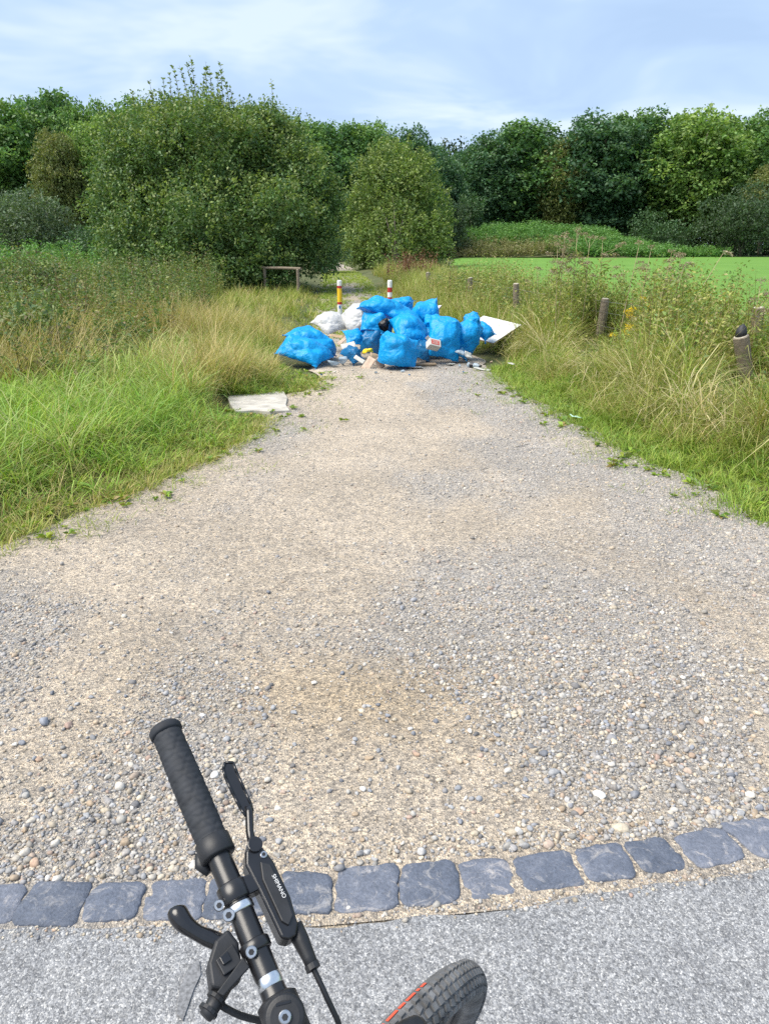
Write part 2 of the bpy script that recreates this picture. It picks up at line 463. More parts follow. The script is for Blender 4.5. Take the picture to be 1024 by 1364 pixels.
def path_z(x, y):
    z = 0.012 * (fbm(x * 5, y * 5, 40) - 0.5) + 0.016 * (fbm(x * 1.3, y * 1.3, 44) - 0.5) + 0.008 * (fbm(x * 24, y * 24, 42, 2) - 0.5)
    z = z * sstep(0.02, 0.5, y - kerb_y(x)) - 0.004 + 0.006 * (1 - sstep(0.05, 0.4, y - kerb_y(x)))
    return z - 0.03 * (1 - sstep(-0.06, 0.06, -off_path(x, y)))
s = sandy(PX, PY)
sand_c = np.array([0.55, 0.475, 0.39]); grey_c = np.array([0.445, 0.415, 0.385])
tone = fbm(PX * 2.2, PY * 2.2, 52)[..., None]
pc = grey_c + (sand_c - grey_c) * s[..., None]
pc = pc * (0.82 + 0.36 * tone) * (1 - 0.1 * fbm(PX * .8, PY * .8, 60)[..., None])
damp = np.exp(-(((PX + 0.05) / 0.75) ** 2 + ((PY - 2.35) / 0.28) ** 2))[..., None]      # darker damp loam patch
pc = pc * (1 - damp * np.array([0.08, 0.13, 0.22]))
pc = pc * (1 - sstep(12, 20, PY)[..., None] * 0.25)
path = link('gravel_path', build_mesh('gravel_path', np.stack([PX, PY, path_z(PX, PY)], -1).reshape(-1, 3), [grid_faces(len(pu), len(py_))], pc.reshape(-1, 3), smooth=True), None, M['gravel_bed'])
tag(path, 'sandy gravel track leading from the road', None, None, 'structure')

# stones
def ico(sub):
    import bmesh
    bm = bmesh.new(); bmesh.ops.create_icosphere(bm, subdivisions=sub, radius=1.0)
    V = np.array([v.co[:] for v in bm.verts]); F = np.array([[v.index for v in f.verts] for f in bm.faces]); bm.free()
    return V, F
ICO1, ICO2, ICO3 = ico(1), ico(2), ico(3)
PAL = np.array([[0.235, 0.25, 0.285], [0.17, 0.18, 0.205], [0.32, 0.325, 0.335], [0.37, 0.36, 0.34], [0.44, 0.385, 0.30], [0.36, 0.28, 0.20], [0.52, 0.49, 0.44], [0.33, 0.24, 0.20], [0.25, 0.26, 0.28], [0.60, 0.58, 0.55], [0.42, 0.30, 0.22]])
PALW = np.array([.15, .09, .17, .16, .14, .07, .06, .04, .11, .008, .02]); PALW /= PALW.sum()
def stones(x, y, size, base, seed, sink=0.35):
    r = np.random.default_rng(seed)
    V0, F0 = base
    n, k = len(x), len(V0)
    sc3 = np.stack([r.uniform(0.75, 1.25, n), r.uniform(0.6, 1.0, n), r.uniform(0.5, 0.85, n)], -1) * size[:, None] * 0.5
    W = np.repeat(V0[None], n, 0) * r.uniform(0.78, 1.2, (n, k, 1)) if k < 20 else np.repeat(V0[None], n, 0)
    if k >= 20:                         # cut facets: flatten against random planes
        for _ in range(11):
            d = unit(r.normal(size=(n, 3))); t = r.uniform(0.50, 0.92, (n, 1))
            p = np.einsum('nkj,nj->nk', W, d); ex = np.maximum(p - t, 0)
            W = W - ex[..., None] * d[:, None, :] * 0.9
        W = W * (1 + 0.05 * r.normal(size=(n, k, 1)))
    W = W * sc3[:, None, :]
    tx, a = r.normal(0, 0.35, n), r.uniform(0, 2 * math.pi, n)
    cx, sx = np.cos(tx)[:, None], np.sin(tx)[:, None]
    yy = W[..., 1] * cx - W[..., 2] * sx; zz = W[..., 1] * sx + W[..., 2] * cx
    ca, sa = np.cos(a)[:, None], np.sin(a)[:, None]
    xx = W[..., 0] * ca - yy * sa; yy = W[..., 0] * sa + yy * ca
    z0 = path_z(x, y) + sc3[:, 2] * (1 - 2 * sink * r.uniform(0.5, 1.4, n)) * 0.9
    V = np.stack([xx + x[:, None], yy + y[:, None], zz + z0[:, None]], -1).reshape(-1, 3)
    F = (F0[None] + (np.arange(n) * k)[:, None, None]).reshape(-1, 3)
    c = PAL[r.choice(len(PAL), n, p=PALW)] * r.uniform(0.5, 1.3, (n, 1)) 
    dust = np.clip(r.uniform(.05, .45, (n, 1)) + .22 * sstep(2.6, 4.2, y)[:, None], 0, 1); c = c * (1 - dust) + np.array([.47, .41, .335]) * dust
    return V, F, np.repeat(c, k, 0)

def scatter_path(n, y0, y1, seed, keep=lambda s: 0.12 + 0.88 * (1 - s)):
    r = np.random.default_rng(seed)
    y = r.uniform(y0, y1, n * 2)
    hw = 0.6 * y + 0.45
    x = r.uniform(-1, 1, n * 2) * hw
    ok = (off_path(x, y) < 0.05) & (y > kerb_y(x) + 0.06) & (r.random(n * 2) < keep(sandy(x, y)) * (0.45 + 1.1 * fbm(x * 3.3, y * 3.3, 71)))
    return x[ok][:n], y[ok][:n]
allV, allF, allC, off = [], [], [], 0
for (n, y0, y1, med, sg, base, sd) in ((30000, 1.45, 3.1, 0.0088, 0.45, ICO1, 1), (3600, 1.45, 2.7, 0.0175, 0.3, ICO2, 2), (30000, 3.0, 5.6, 0.0098, 0.42, ICO1, 3), (800, 2.6, 5.0, 0.019, 0.28, ICO2, 6), (20000, 5.6, 10.5, 0.0155, 0.38, ICO1, 4), (4000, 10.5, 30, 0.03, 0.3, ICO1, 5)):
    x, y = scatter_path(n, y0, y1, 100 + sd)
    if sd == 2:                         # the coarse drift of pebbles lies on the right, by the setts
        r = np.random.default_rng(9); ok = r.random(len(x)) < np.clip(0.30 + 0.55 * sstep(-0.1, 0.6, x) - 0.3 * sstep(2.0, 2.6, y) * (x < 0.2), 0, 1); x, y = x[ok], y[ok]
    size = np.random.default_rng(sd).lognormal(math.log(med), sg, len(x))
    size = np.minimum(size, 0.035)
    V, F, C = stones(x, y, size, base, sd, {1: .42, 2: .36}.get(sd, .5))
    allV.append(V); allF.append(F + off); allC.append(C); off += len(V)
# pebbles washed against the setts
r = np.random.default_rng(77); n = 1500
x = r.uniform(-1.1, 1.15, n); y = kerb_y(x) + 0.075 + np.abs(r.normal(0, 0.05, n)); ok = r.random(n) < np.clip(0.25 + 0.75 * sstep(0, 0.5, x), 0, 1)
V, F, C = stones(x[ok], y[ok], r.lognormal(math.log(0.012), 0.4, ok.sum()), ICO2, 78); allV.append(V); allF.append(F + off); allC.append(C); off += len(V)
x = r.uniform(-1.1, 1.15, 900); y = kerb_y(x) - 0.085 + r.normal(0, 0.016, 900)
V, F, C = stones(x, y, r.lognormal(math.log(0.007), 0.4, 900), ICO1, 79); allV.append(V); allF.append(F + off); allC.append(C); off += len(V)
gravel = link('gravel', build_mesh('gravel', np.concatenate(allV), [np.concatenate(allF)], np.concatenate(allC)), path, M['stone'])
tag(gravel, 'loose grey and beige gravel and pebbles', None, None, 'stuff')

# the stones one can pick out singly
big = [(60, 962, .042, 0), (92, 966, .034, 7), (160, 1048, .040, 6), (75, 1124, .034, 6), (47, 1153, .040, 10), (52, 1010, .026, 10), (35, 1060, .03, 3), (86, 1005, .026, 2), (120, 1070, .028, 5), (103, 938, .024, 2), (798, 1062, .046, 9), (828, 1107, .050, 4), (770, 1083, .036, 10), (676, 1026, .034, 6), (692, 950, .03, 4), (712, 998, .028, 4), (723, 1003, .040, 1), (738, 1030, .040, 2), (755, 1044, .026, 0), (612, 1012, .028, 4), (555, 1005, .028, 10), (534, 985, .024, 4), (580, 960, .026, 1), (516, 955, .026, 0), (665, 890, .024, 3), (700, 890, .022, 4), (870, 828, .030, 5), (980, 932, .032, 4), (1008, 950, .032, 4), (960, 895, .022, 0), (1010, 1080, .034, 0), (985, 1085, .030, 2), (902, 1105, .040, 10), (690, 1110, .030, 9), (655, 1150, .028, 10), (640, 1105, .024, 6), (575, 1135, .022, 2), (415, 880, .024, 9), (358, 790, .026, 1), (300, 880, .024, 1), (232, 915, .024, 8), (270, 980, .022, 3), (285, 1030, .034, 9), (300, 1060, .026, 1), (372, 1122, .024, 2), (350, 1118, .024, 1), (375, 1040, .024, 4), (550, 1086, .024, 3), (455, 1040, .02, 1), (930, 1055, .028, 3), (875, 1010, .026, 7), (845, 985, .026, 3), (815, 965, .024, 2), (905, 980, .022, 6), (950, 1030, .024, 2), (600, 1075, .026, 2), (620, 1062, .02, 9), (700, 1060, .024, 0), (655, 985, .022, 5), (145, 985, .02, 3), (20, 990, .024, 6), (190, 1105, .022, 4), (130, 1130, .024, 1)]
for _ in range(150):
    u, v = random.uniform(0, 1024), random.uniform(860, 1135)
    big.append((u, v, random.uniform(.018, .027), random.choice([0, 1, 2, 3, 4, 5, 6, 8, 8, 9])))
for i, (u, v, sz, ci) in enumerate(big):
    p = gr(u, v)
    if p[1] < float(kerb_y(p[0])) + 0.085: continue
    V, F, C = stones(np.array([p[0]]), np.array([p[1]]), np.array([sz]), ICO2, 500 + i, 0.25)
    ctr = V.mean(0)
    C[:] = PAL[ci] * random.uniform(0.9, 1.2)
    o = link('stone', build_mesh('stone', V - ctr, [F], C), path, M['stone']); o.location = ctr

# row of setts
kerb_bed = MB()
kx = np.arange(-3.0, 3.01, 0.02)
KV = np.concatenate([np.stack([kx, kerb_y(kx) + o_, -0.002 + 0.010 * (fbm(kx * 14, kx * 0 + o_ * 14, 66, 3) - .5) - .006 * sstep(.085, .12, -o_)], -1) for o_ in np.linspace(-.14, .13, 15)])
KC = np.tile(np.array([0.46, 0.40, 0.32]), (len(KV), 1)) * rng.uniform(0.8, 1.15, (len(KV), 1))
kerb = link('kerb_row', build_mesh('kerb_row', KV, [grid_faces(len(kx), 15)], KC, smooth=True), None, M['gravel_bed'])
tag(kerb, 'flush row of blue-grey stone setts along the road edge', None, None, 'structure')
setts = [(-1.40, -1.25), (-1.24, -1.09), (-1.08, -0.91), (-0.903, -0.748), (-0.742, -0.61), (-0.60, -0.455), (-0.445, -0.27), (-0.258, -0.135), (-0.123, 0.034), (0.044, 0.190), (0.204, 0.336), (0.349, 0.512), (0.522, 0.655), (0.668, 0.79), (0.812, 0.965), (0.978, 1.13), (1.15, 1.30), (1.31, 1.47)]
def sett_mesh(w, d, seed):
    r = np.random.default_rng(seed)
    n = 36
    th = np.linspace(0, 2 * math.pi, n, endpoint=False)
    c, s_ = np.cos(th), np.sin(th)
    e_ = r.uniform(6, 11)
    rad = (np.abs(c) ** e_ + np.abs(s_) ** e_) ** (-1 / e_)
    rad = rad * (1 + .16 * (fbm(c * 1.2 + seed, s_ * 1.2 + 3, seed) - .5) + .20 * (fbm(c * 4 + seed, s_ * 4, seed + 2, 3) - .5))
    ox, oy = c * rad, s_ * rad
    ox, oy = ox + oy * r.normal(0, .07), oy + ox * r.normal(0, .05)
    V = []
    for ins, z in ((.97, -.07), (1.0, -.005), (.985, .002), (.955, .0045), (.82, .0062), (.58, .0070), (.30, .0072)):
        x_, y_ = ox * ins * w / 2, oy * ins * d / 2
        rough = .010 * (fbm(x_ * 34 + seed, y_ * 34, seed + 7, 4) - .5) if z > -.01 else 0
        V.append(np.stack([x_, y_, z + rough + 0 * x_], -1))
    V = np.concatenate(V + [np.array([[0, 0, .0075]])])
    F = [(k * n + j, k * n + (j + 1) % n, (k + 1) * n + (j + 1) % n, (k + 1) * n + j) for k in range(6) for j in range(n)]
    T_ = [(6 * n + j, 6 * n + (j + 1) % n, 7 * n) for j in range(n)]
    return V, (np.array(F), np.array(T_))
for i, (a, b_) in enumerate(setts):
    cx = (a + b_) / 2; cy = float(kerb_y(cx)); sl = (float(kerb_y(cx + .07)) - float(kerb_y(cx - .07))) / .14
    V, F = sett_mesh(b_ - a + 0.006, [.125, .13, .12, .13, .118, .128, .13, .128, .14, .137, .128, .120, .118, .118, .13, .14, .13, .13][i], 40 + i)
    o = link('sett', build_mesh('sett', V, list(F), smooth=True), kerb, M['sett'])
    o.location = (cx, cy, 0.002 + random.uniform(-.003, .003) - (0.004 if i == 10 else 0)); o.rotation_euler = (random.uniform(-.03, .03), random.uniform(-.03, .03), math.atan(sl))

# concrete slab let into the left edge of the track
cs = [gr(u, v)[:2] for u, v in ((303, 529), (318, 525.5), (345, 525), (378, 522.5), (383, 531), (381, 541), (386, 548), (360, 549.5), (338, 548), (314, 549.5), (307, 540))]
mb = MB(); mb.prism([tuple(p) for p in cs][::-1], -0.05, 0.014, ((0, 0, 0), (1, 0, 0), (0, 1, 0), (0, 0, 1)))
tag(mb.build('concrete_slab', M['concrete'], bevel=0.006), 'flat pale concrete slab at the grassy edge of the track', 'slab')

# field and mound
FENCE = np.array([[5.4, 3.0], [4.45, 6.0], [3.98, 8.2], [3.35, 11.5], [2.62, 14.6], [2.15, 18.6], [1.75, 25.0], [1.7, 32]])
def fence_x(y): return np.interp(y, FENCE[:, 1], FENCE[:, 0])
fy = np.concatenate([np.arange(-10, 30, 1.0), np.arange(30, 106, 3.0)])
fl = np.where(fy < 32, fence_x(fy) + 0.5, np.interp(fy, [32, 60, 106], [2.2, 5.0, 9.5]))
fv = []
for k in range(13):
    t = (k / 12) ** 2
    fx = fl + (150 - fl) * t
    fv.append(np.stack([fx, fy, 0.17 + 0.05 * fbm(fx * .1, fy * .1, 90) - (0.12 if k == 0 else 0)], -1))
FV = np.stack(fv, 1).reshape(-1, 3)
field = link('field', build_mesh('field', FV, [grid_faces(13, len(fy))], smooth=True), None, M['field'])
tag(field, 'bright green mown meadow beyond the wire fence', None, None, 'structure')

def mound_z(x, y):
    return 2.9 * np.exp(-((x - 20) / 13.0) ** 4) * np.exp(-((y - 104) / 6.5) ** 2) + 0.5 * (fbm(x * .3, y * .3, 95) - .3) * np.exp(-((x - 20) / 15.0) ** 4)
mx, my = np.linspace(-2, 42, 70), np.linspace(93.5, 118, 30)
MX, MY = np.meshgrid(mx, my)
mound = link('mound', build_mesh('mound', np.stack([MX, MY, mound_z(MX, MY) - 0.05 + .3 * np.exp(-((MX - 20) / 15.0) ** 4) * sstep(94, 98, MY)], -1).reshape(-1, 3), [grid_faces(70, 30)], smooth=True), None, M['soil'])
tag(mound, 'low overgrown earth mound at the far side of the meadow', None, None, 'structure')

# ------------------------------------------------------------------ vegetation builders
def blades(x, y, z, h, w, col, seed, bend=(0.3, 1.3), lean=(0.0, 0.35), seg=3, az=None):
    r = np.random.default_rng(seed)
    n = len(x)
    az = r.uniform(0, 2 * math.pi, n) if az is None else az
    d = np.stack([np.cos(az), np.sin(az), 0 * az], -1)
    tw = az + math.pi / 2 + r.normal(0, 0.5, n)
    s = np.stack([np.cos(tw), np.sin(tw), 0 * az], -1)
    b0, bd = r.uniform(*lean, n), r.uniform(*bend, n)
    p = np.stack([x, y, z], -1)
    V = np.zeros((n, 2 * seg + 1, 3))
    for k in range(seg + 1):
        t = k / seg
        if k < seg:
            ww = (w * (1 - 0.75 * t ** 1.6) / 2)[:, None]
            V[:, 2 * k], V[:, 2 * k + 1] = p - s * ww, p + s * ww
        else:
            V[:, 2 * seg] = p
        an = b0 + bd * (t + 0.5 / seg)
        p = p + (h / seg)[:, None] * (np.sin(an)[:, None] * d + np.cos(an)[:, None] * np.array([0, 0, 1.0]))
    k = 2 * seg + 1
    base = (np.arange(n) * k)[:, None]
    Q = np.concatenate([base + np.array([2 * j, 2 * j + 1, 2 * j + 3, 2 * j + 2]) for j in range(seg - 1)], 0)
    T = base + np.array([2 * seg - 2, 2 * seg - 1, 2 * seg])
    return V.reshape(-1, 3), Q, T, np.repeat(col, k, 0)

class Stuff:
    def __init__(s): s.V, s.Q, s.T, s.C, s.n = [], [], [], [], 0
    def blades(s, *a, **k):
        V, Q, T, C = blades(*a, **k)
        s.V.append(V); s.Q.append(Q + s.n); s.T.append(T + s.n); s.C.append(C); s.n += len(V)
    def quads(s, V, C):                 # V (n,4,3)
        n = len(V)
        if n == 0: return
        s.V.append(V.reshape(-1, 3)); s.Q.append(np.arange(n * 4).reshape(n, 4) + s.n); s.C.append(np.repeat(C, 4, 0)); s.n += n * 4
    def mesh(s, name):
        F = [np.concatenate(s.Q)] if s.Q else []
        if s.T: F.append(np.concatenate(s.T))
        return build_mesh(name, np.concatenate(s.V), F, np.concatenate(s.C))

def leaf_quads(P, D, L, W, r, droop=0.25):
    """rhombic leaves at P, along D, length L, width W"""
    n = len(P)
    D = unit(D)
    q = unit(np.cross(D, unit(r.normal(size=(n, 3)) * 0.75 + np.array([0, 0, 1.0]))))
    nn = np.cross(q, D)
    L, W = np.broadcast_to(L, n)[:, None], np.broadcast_to(W, n)[:, None]
    mid = P + D * L * 0.45 + nn * L * 0.06
    tip = P + D * L - np.array([0, 0, 1.0]) * L * droop * 0.5
    return np.stack([P, mid + q * W / 2, tip, mid - q * W / 2], 1)

def pick(r, pal, n, var=0.22):
    pal = np.asarray(pal)
    c = pal[r.integers(0, len(pal), n)] * r.uniform(1 - var, 1 + var, (n, 1))
    return c

GREEN = [[0.172, 0.285, 0.039], [0.215, 0.339, 0.039], [0.129, 0.217, 0.033], [0.3, 0.38, 0.055], [0.257, 0.299, 0.05]]
LUSH = [[0.183, 0.351, 0.041], [0.265, 0.429, 0.058], [0.14, 0.286, 0.041], [0.364, 0.468, 0.092], [0.28, 0.442, 0.127], [0.336, 0.403, 0.069]]
STRAW = [[0.529, 0.414, 0.198], [0.598, 0.483, 0.253], [0.414, 0.322, 0.143], [0.46, 0.391, 0.176], [0.345, 0.287, 0.11]]
OLIVE = [[0.241, 0.3, 0.06], [0.299, 0.325, 0.08], [0.184, 0.25, 0.055], [0.368, 0.362, 0.11]]

def tufts(n_t, per, sampler, seed):
    """clumped points: returns x, y, azimuth away from the clump's middle, clump index"""
    r = np.random.default_rng(seed)
    cx, cy = sampler(n_t, r)
    k = np.repeat(np.arange(len(cx)), per)
    a = r.uniform(0, 2 * math.pi, len(k)); rad = np.abs(r.normal(0, 0.055, len(k)))
    return cx[k] + np.cos(a) * rad, cy[k] + np.sin(a) * rad, a + r.normal(0, 0.5, len(k)), k

def side_sampler(side, y0, y1, d0, d1, cond=None, fall=0.0):
    def f(n, r):
        y = y0 + (y1 - y0) * r.random(n * 3)
        d = d0 + (d1 - d0) * r.random(n * 3)
        x = xl(y) - d if side < 0 else xr(y) + d
        ok = np.ones(len(x), bool)
        if cond is not None: ok &= r.random(len(x)) < cond(x, y, d)
        return x[ok][:n], y[ok][:n]
    return f

def grass_object(name, label, specs):
    st = Stuff()
    for i, (smp, n_t, per, h, w, pal, bend, lean, seed) in enumerate(specs):
        r = np.random.default_rng(seed)
        x, y, az, k = tufts(n_t, per, smp, seed)
        if len(x) == 0: continue
        keep = clear(x, y) > .5 * r.random(len(x)) + .25
        x, y, az, k = x[keep], y[keep], az[keep], k[keep]
        ch = r.uniform(0.65, 1.3, k.max() + 1)[k]
        hh = r.uniform(h[0], h[1], len(x)) * ch * lane(x, y) * np.where(h[1] > .2, .42 + .58 * sstep(.1, .95, off_path(x, y)), 1)
        pc_ = np.asarray(pal)[r.integers(0, len(pal), k.max() + 1)][k]
        c = (0.6 * pc_ + 0.4 * np.asarray(pal)[r.integers(0, len(pal), len(x))]) * r.uniform(0.72, 1.28, (len(x), 1))
        st.blades(x, y, np.where(off_path(x, y) < 0.02, path_z(x, y) - .004, np.maximum(gz(x, y), -.02)) - 0.005, hh, r.uniform(w[0], w[1], len(x)), c, seed=seed + 1, bend=bend, lean=lean, az=az)
    o = link(name, st.mesh(name), None, M['grass'])
    return tag(o, label, 'grass', None, 'stuff')

def nz(x, y, s, sc_=1.0): return fbm(x * sc_, y * sc_, s)

L = -1; Rr = 1
def mixn(seed, lo, hi, sc_=1.3): return lambda x, y, d: np.clip(lo + (hi - lo) * sstep(.35, .65, fbm(x * sc_, y * sc_, seed)), 0, 1)
grass_object('left_verge_grass', 'rough green and straw grass on the bank left of the track', [
    (side_sampler(L, 2.6, 9.6, -0.10, 0.5, mixn(5, .2, 1, 4)), 1300, 13, (.05, .15), (.003, .007), GREEN + OLIVE + STRAW, (.3, 1.4), (.2, 1.0), 200),
    (side_sampler(L, 2.6, 8.4, 0.15, 2.6, mixn(51, .35, 1)), 1150, 22, (.20, .50), (.005, .011), LUSH, (.7, 2.4), (.1, .7), 210),
    (side_sampler(L, 2.6, 8.4, 0.3, 3.6), 600, 22, (.16, .40), (.005, .010), LUSH + GREEN, (.5, 2.2), (.1, .9), 215),
    (side_sampler(L, 3.0, 9.0, 0.1, 3.4, mixn(12, .1, 1, 1.6)), 900, 14, (.20, .48), (.003, .007), STRAW + OLIVE, (.6, 2.4), (.1, .9), 220),
    (side_sampler(L, 6.2, 9.0, 0.15, 3.0, mixn(52, .4, 1)), 620, 20, (.16, .40), (.005, .009), GREEN + OLIVE + LUSH, (.5, 2.0), (.1, .7), 230),
    (side_sampler(L, 7.2, 13.5, 0.5, 3.8, mixn(15, .05, 1, .9)), 900, 22, (.35, .85), (.004, .008), STRAW + STRAW + OLIVE, (.3, 1.7), (.05, .7), 240),
    (side_sampler(L, 8.0, 13.5, 0.0, 2.4, mixn(54, .3, 1)), 1000, 20, (.12, .34), (.005, .010), LUSH + GREEN + OLIVE, (.4, 1.8), (.1, .7), 250),
    (side_sampler(L, 3.2, 11.0, 0.7, 3.4, mixn(65, .05, 1)), 260, 12, (.40, .75), (.006, .011), [[.30, .42, .10], [.38, .44, .14], [.26, .40, .12], [.50, .46, .22]], (1.0, 2.7), (.0, .5), 225),
    (side_sampler(L, 12.0, 30, 0.0, 4.4, mixn(55, .3, 1, .6)), 1500, 14, (.16, .45), (.008, .016), OLIVE + OLIVE + STRAW + GREEN, (.3, 1.5), (.05, .6), 260),
])
grass_object('right_verge_grass', 'green and straw grass along the verge right of the track', [
    (side_sampler(Rr, 3.2, 10.5, -0.12, 0.6, mixn(6, .2, 1, 4)), 1500, 13, (.05, .15), (.003, .007), GREEN + LUSH + OLIVE, (.3, 1.4), (.2, 1.0), 300),
    (side_sampler(Rr, 3.2, 10.5, 0.1, 1.4, mixn(61, .3, 1)), 1250, 18, (.14, .36), (.005, .009), GREEN + LUSH + OLIVE, (.5, 2.0), (.1, .7), 310),
    (side_sampler(Rr, 3.4, 13.0, 0.35, 2.4, mixn(18, .1, 1, 1.0)), 1300, 18, (.30, .80), (.004, .008), STRAW + OLIVE + GREEN, (.5, 2.4), (.05, .7), 320),
    (side_sampler(Rr, 3.6, 14.0, 0.9, 3.6, mixn(62, .4, 1)), 1350, 16, (.40, .95), (.006, .011), OLIVE + GREEN + GREEN + STRAW, (.4, 2.0), (.05, .5), 330),
    (side_sampler(Rr, 10.0, 30, 0.0, 2.4, mixn(63, .3, 1, .7)), 1400, 15, (.30, .80), (.007, .013), STRAW + OLIVE + GREEN, (.3, 1.5), (.05, .5), 340),
    (side_sampler(Rr, 3.4, 11.0, 0.7, 2.8, mixn(64, .1, 1)), 420, 12, (.55, 1.05), (.007, .013), [[.56, .47, .27], [.48, .42, .22], [.36, .36, .13], [.60, .52, .34]], (1.2, 2.9), (.0, .4), 325),
    (side_sampler(Rr, 14.0, 44, 0.6, 3.5), 900, 14, (.35, .85), (.012, .02), OLIVE + STRAW + GREEN, (.3, 1.2), (.05, .4), 350),
])
# small tufts growing out of the gravel edge
def edge_tufts(n, r):
    y = r.uniform(2.6, 10, n); sd = r.random(n) < .5
    d = -np.abs(r.normal(0.0, .26, n))
    x = np.where(sd, xl(y) - d, xr(y) + d)
    return x, y
grass_object('track_edge_tufts', 'tiny grass tufts sprouting in the gravel edges', [
    (edge_tufts, 620, 10, (.03, .11), (.003, .006), GREEN + OLIVE, (.4, 1.4), (.3, 1.0), 380)])
def mid_sampler(n, r):
    y = r.uniform(12.3, 50, n); t = r.random(n)
    x = xl(y) + (xr(y) - xl(y)) * t
    ok = (np.abs(t - .5) > .30 * r.random(n)) | (y > 34) | (y < 20)
    return x[ok], y[ok]
grass_object('track_centre_grass', 'short worn grass growing over the track beyond the posts', [
    (mid_sampler, 2600, 14, (.05, .16), (.010, .018), OLIVE + GREEN, (.4, 1.4), (.2, .8), 390)])

# broad-leaved rosettes at the foot of both verges
st = Stuff(); r = np.random.default_rng(395)
n = 520; y = r.uniform(3.0, 11, n); sd = r.random(n) < .5; d = r.normal(.15, .28, n)
x = np.where(sd, xl(y) - d, xr(y) + d); ok = clear(x, y) > .5; x, y = x[ok], y[ok]
k = np.repeat(np.arange(len(x)), 9); a = r.uniform(0, 2 * math.pi, len(k))
z = np.where(off_path(x, y) < .02, path_z(x, y), np.maximum(gz(x, y), -.01))
P = np.stack([x[k], y[k], z[k] + .01], -1); D = np.stack([np.cos(a), np.sin(a), r.uniform(.15, .9, len(k))], -1)
sz = r.uniform(.03, .075, len(x))[k] * r.uniform(.6, 1.2, len(k))
st.quads(leaf_quads(P, D, sz, sz * r.uniform(.3, .55, len(x))[k], r, .5), pick(r, GREEN + [[.13, .24, .05], [.20, .24, .06], [.26, .20, .07]], len(k)))
tag(link('verge_rosettes', st.mesh('verge_rosettes'), None, M['leaf']), 'low broad-leaved weeds at the foot of both verges', 'weeds', None, 'stuff')

# herbs: stems with small leaves, one tangled mass
def herbs(st, x, y, z, h, r, pal, leaf, per, stem_pal, up=0.5):
    n = len(x)
    az = r.uniform(0, 2 * math.pi, n)
    ln = np.abs(r.normal(0, 0.16, n))
    dirs = unit(np.stack([np.cos(az) * ln, np.sin(az) * ln, np.ones(n)], -1))
    st.blades(x, y, z, h, np.full(n, leaf * 0.16), pick(r, stem_pal, n), seed=int(r.integers(1e6)), bend=(0, .25), lean=(0, .2), az=az)
    k = np.repeat(np.arange(n), per)
    t = r.uniform(0.12, 1.02, len(k))
    P = np.stack([x, y, z], -1)[k] + dirs[k] * (h[k] * t)[:, None] + r.normal(0, leaf * .35, (len(k), 3))
    a2 = r.uniform(0, 2 * math.pi, len(k))
    D = np.stack([np.cos(a2), np.sin(a2), r.normal(up, .4, len(k))], -1)
    sz = leaf * r.uniform(.6, 1.4, len(k)) * (1.15 - .5 * t)
    pc_ = np.asarray(pal)[r.integers(0, len(pal), n)][k]
    st.quads(leaf_quads(P, D, sz, sz * .42, r), pc_ * r.uniform(.7, 1.3, (len(k), 1)))

HERB = [[0.142, 0.223, 0.055], [0.18, 0.262, 0.061], [0.232, 0.275, 0.077], [0.283, 0.288, 0.094], [0.148, 0.236, 0.072]]
NETTLE = [[0.105, 0.232, 0.06], [0.126, 0.268, 0.066], [0.154, 0.29, 0.072]]
BROWN = [[0.22, 0.15, 0.08], [0.28, 0.20, 0.11], [0.17, 0.12, 0.06]]
r = np.random.default_rng(400)
st = Stuff()
x, y = r.uniform(-14, -2.2, 7000), r.uniform(7.5, 26, 7000)
ok = (x < -2.9 - 0.12 * (y - 8) - 0.4 * (fbm(x, y, 3) - .5)) & (x > -.62 * y - 1.2)
x, y = x[ok], y[ok]
h = r.uniform(.35, 1.0, len(x)) * (0.22 + 1.4 * fbm(x * .8, y * .8, 33, 3)) * (1 + .2 * sstep(10, 16, y))
herbs(st, x, y, gz(x, y) - .02, h, r, [[a_ * .85 for a_ in q_] for q_ in HERB] + [[.07, .13, .045], [.09, .15, .05], [0.22, 0.18, 0.09]], .08, 30, BROWN + HERB)
tag(link('bank_herbs', st.mesh('bank_herbs'), None, M['leaf']), 'tangle of waist-high herbs on the bank below the big willow', 'weeds', None, 'stuff')
st = Stuff()
x, y = r.uniform(-34, -8, 2600), r.uniform(28, 46, 2600)
herbs(st, x, y, gz(x, y) - .02, r.uniform(.9, 1.7, len(x)), r, NETTLE, .18, 22, NETTLE)
tag(link('nettle_bank', st.mesh('nettle_bank'), None, M['leaf']), 'dark green nettle belt in front of the left woodland', 'nettles', None, 'stuff')
st = Stuff()
y = r.uniform(4.2, 22, 4600); x = fence_x(y) + r.normal(0.0, .6, 4600)
ok = off_path(x, y) > 1.0; x, y = x[ok], y[ok]
h = r.uniform(.35, 1.1, len(x)) * (0.5 + 1.1 * fbm(x * .7, y * .7, 43)) * lane(x, y)
herbs(st, x, y, gz(x, y) - .02, h, r, HERB + OLIVE + [[0.30, 0.27, 0.11], [0.36, 0.30, 0.14]], .07, 22, BROWN + OLIVE)
cx = np.concatenate([r.normal(3.25, .30, 420), r.normal(2.75, .22, 160), r.normal(4.25, .4, 170), r.normal(3.9, .3, 90)]); cy = np.concatenate([r.normal(12.0, .5, 420), r.normal(13.6, .4, 160), r.normal(9.6, .6, 170), r.normal(10.8, .4, 90)])
hh_ = r.uniform(.55, 1.2, len(cx)) * lane(cx, cy)
herbs(st, cx, cy, gz(cx, cy) - .02, hh_, r, HERB + OLIVE + [[.36, .33, .12]], .065, 34, BROWN + OLIVE, .8)
tag(link('fence_herbs', st.mesh('fence_herbs'), None, M['leaf']), 'tall herbs and docks growing through the wire fence', 'weeds', None, 'stuff')
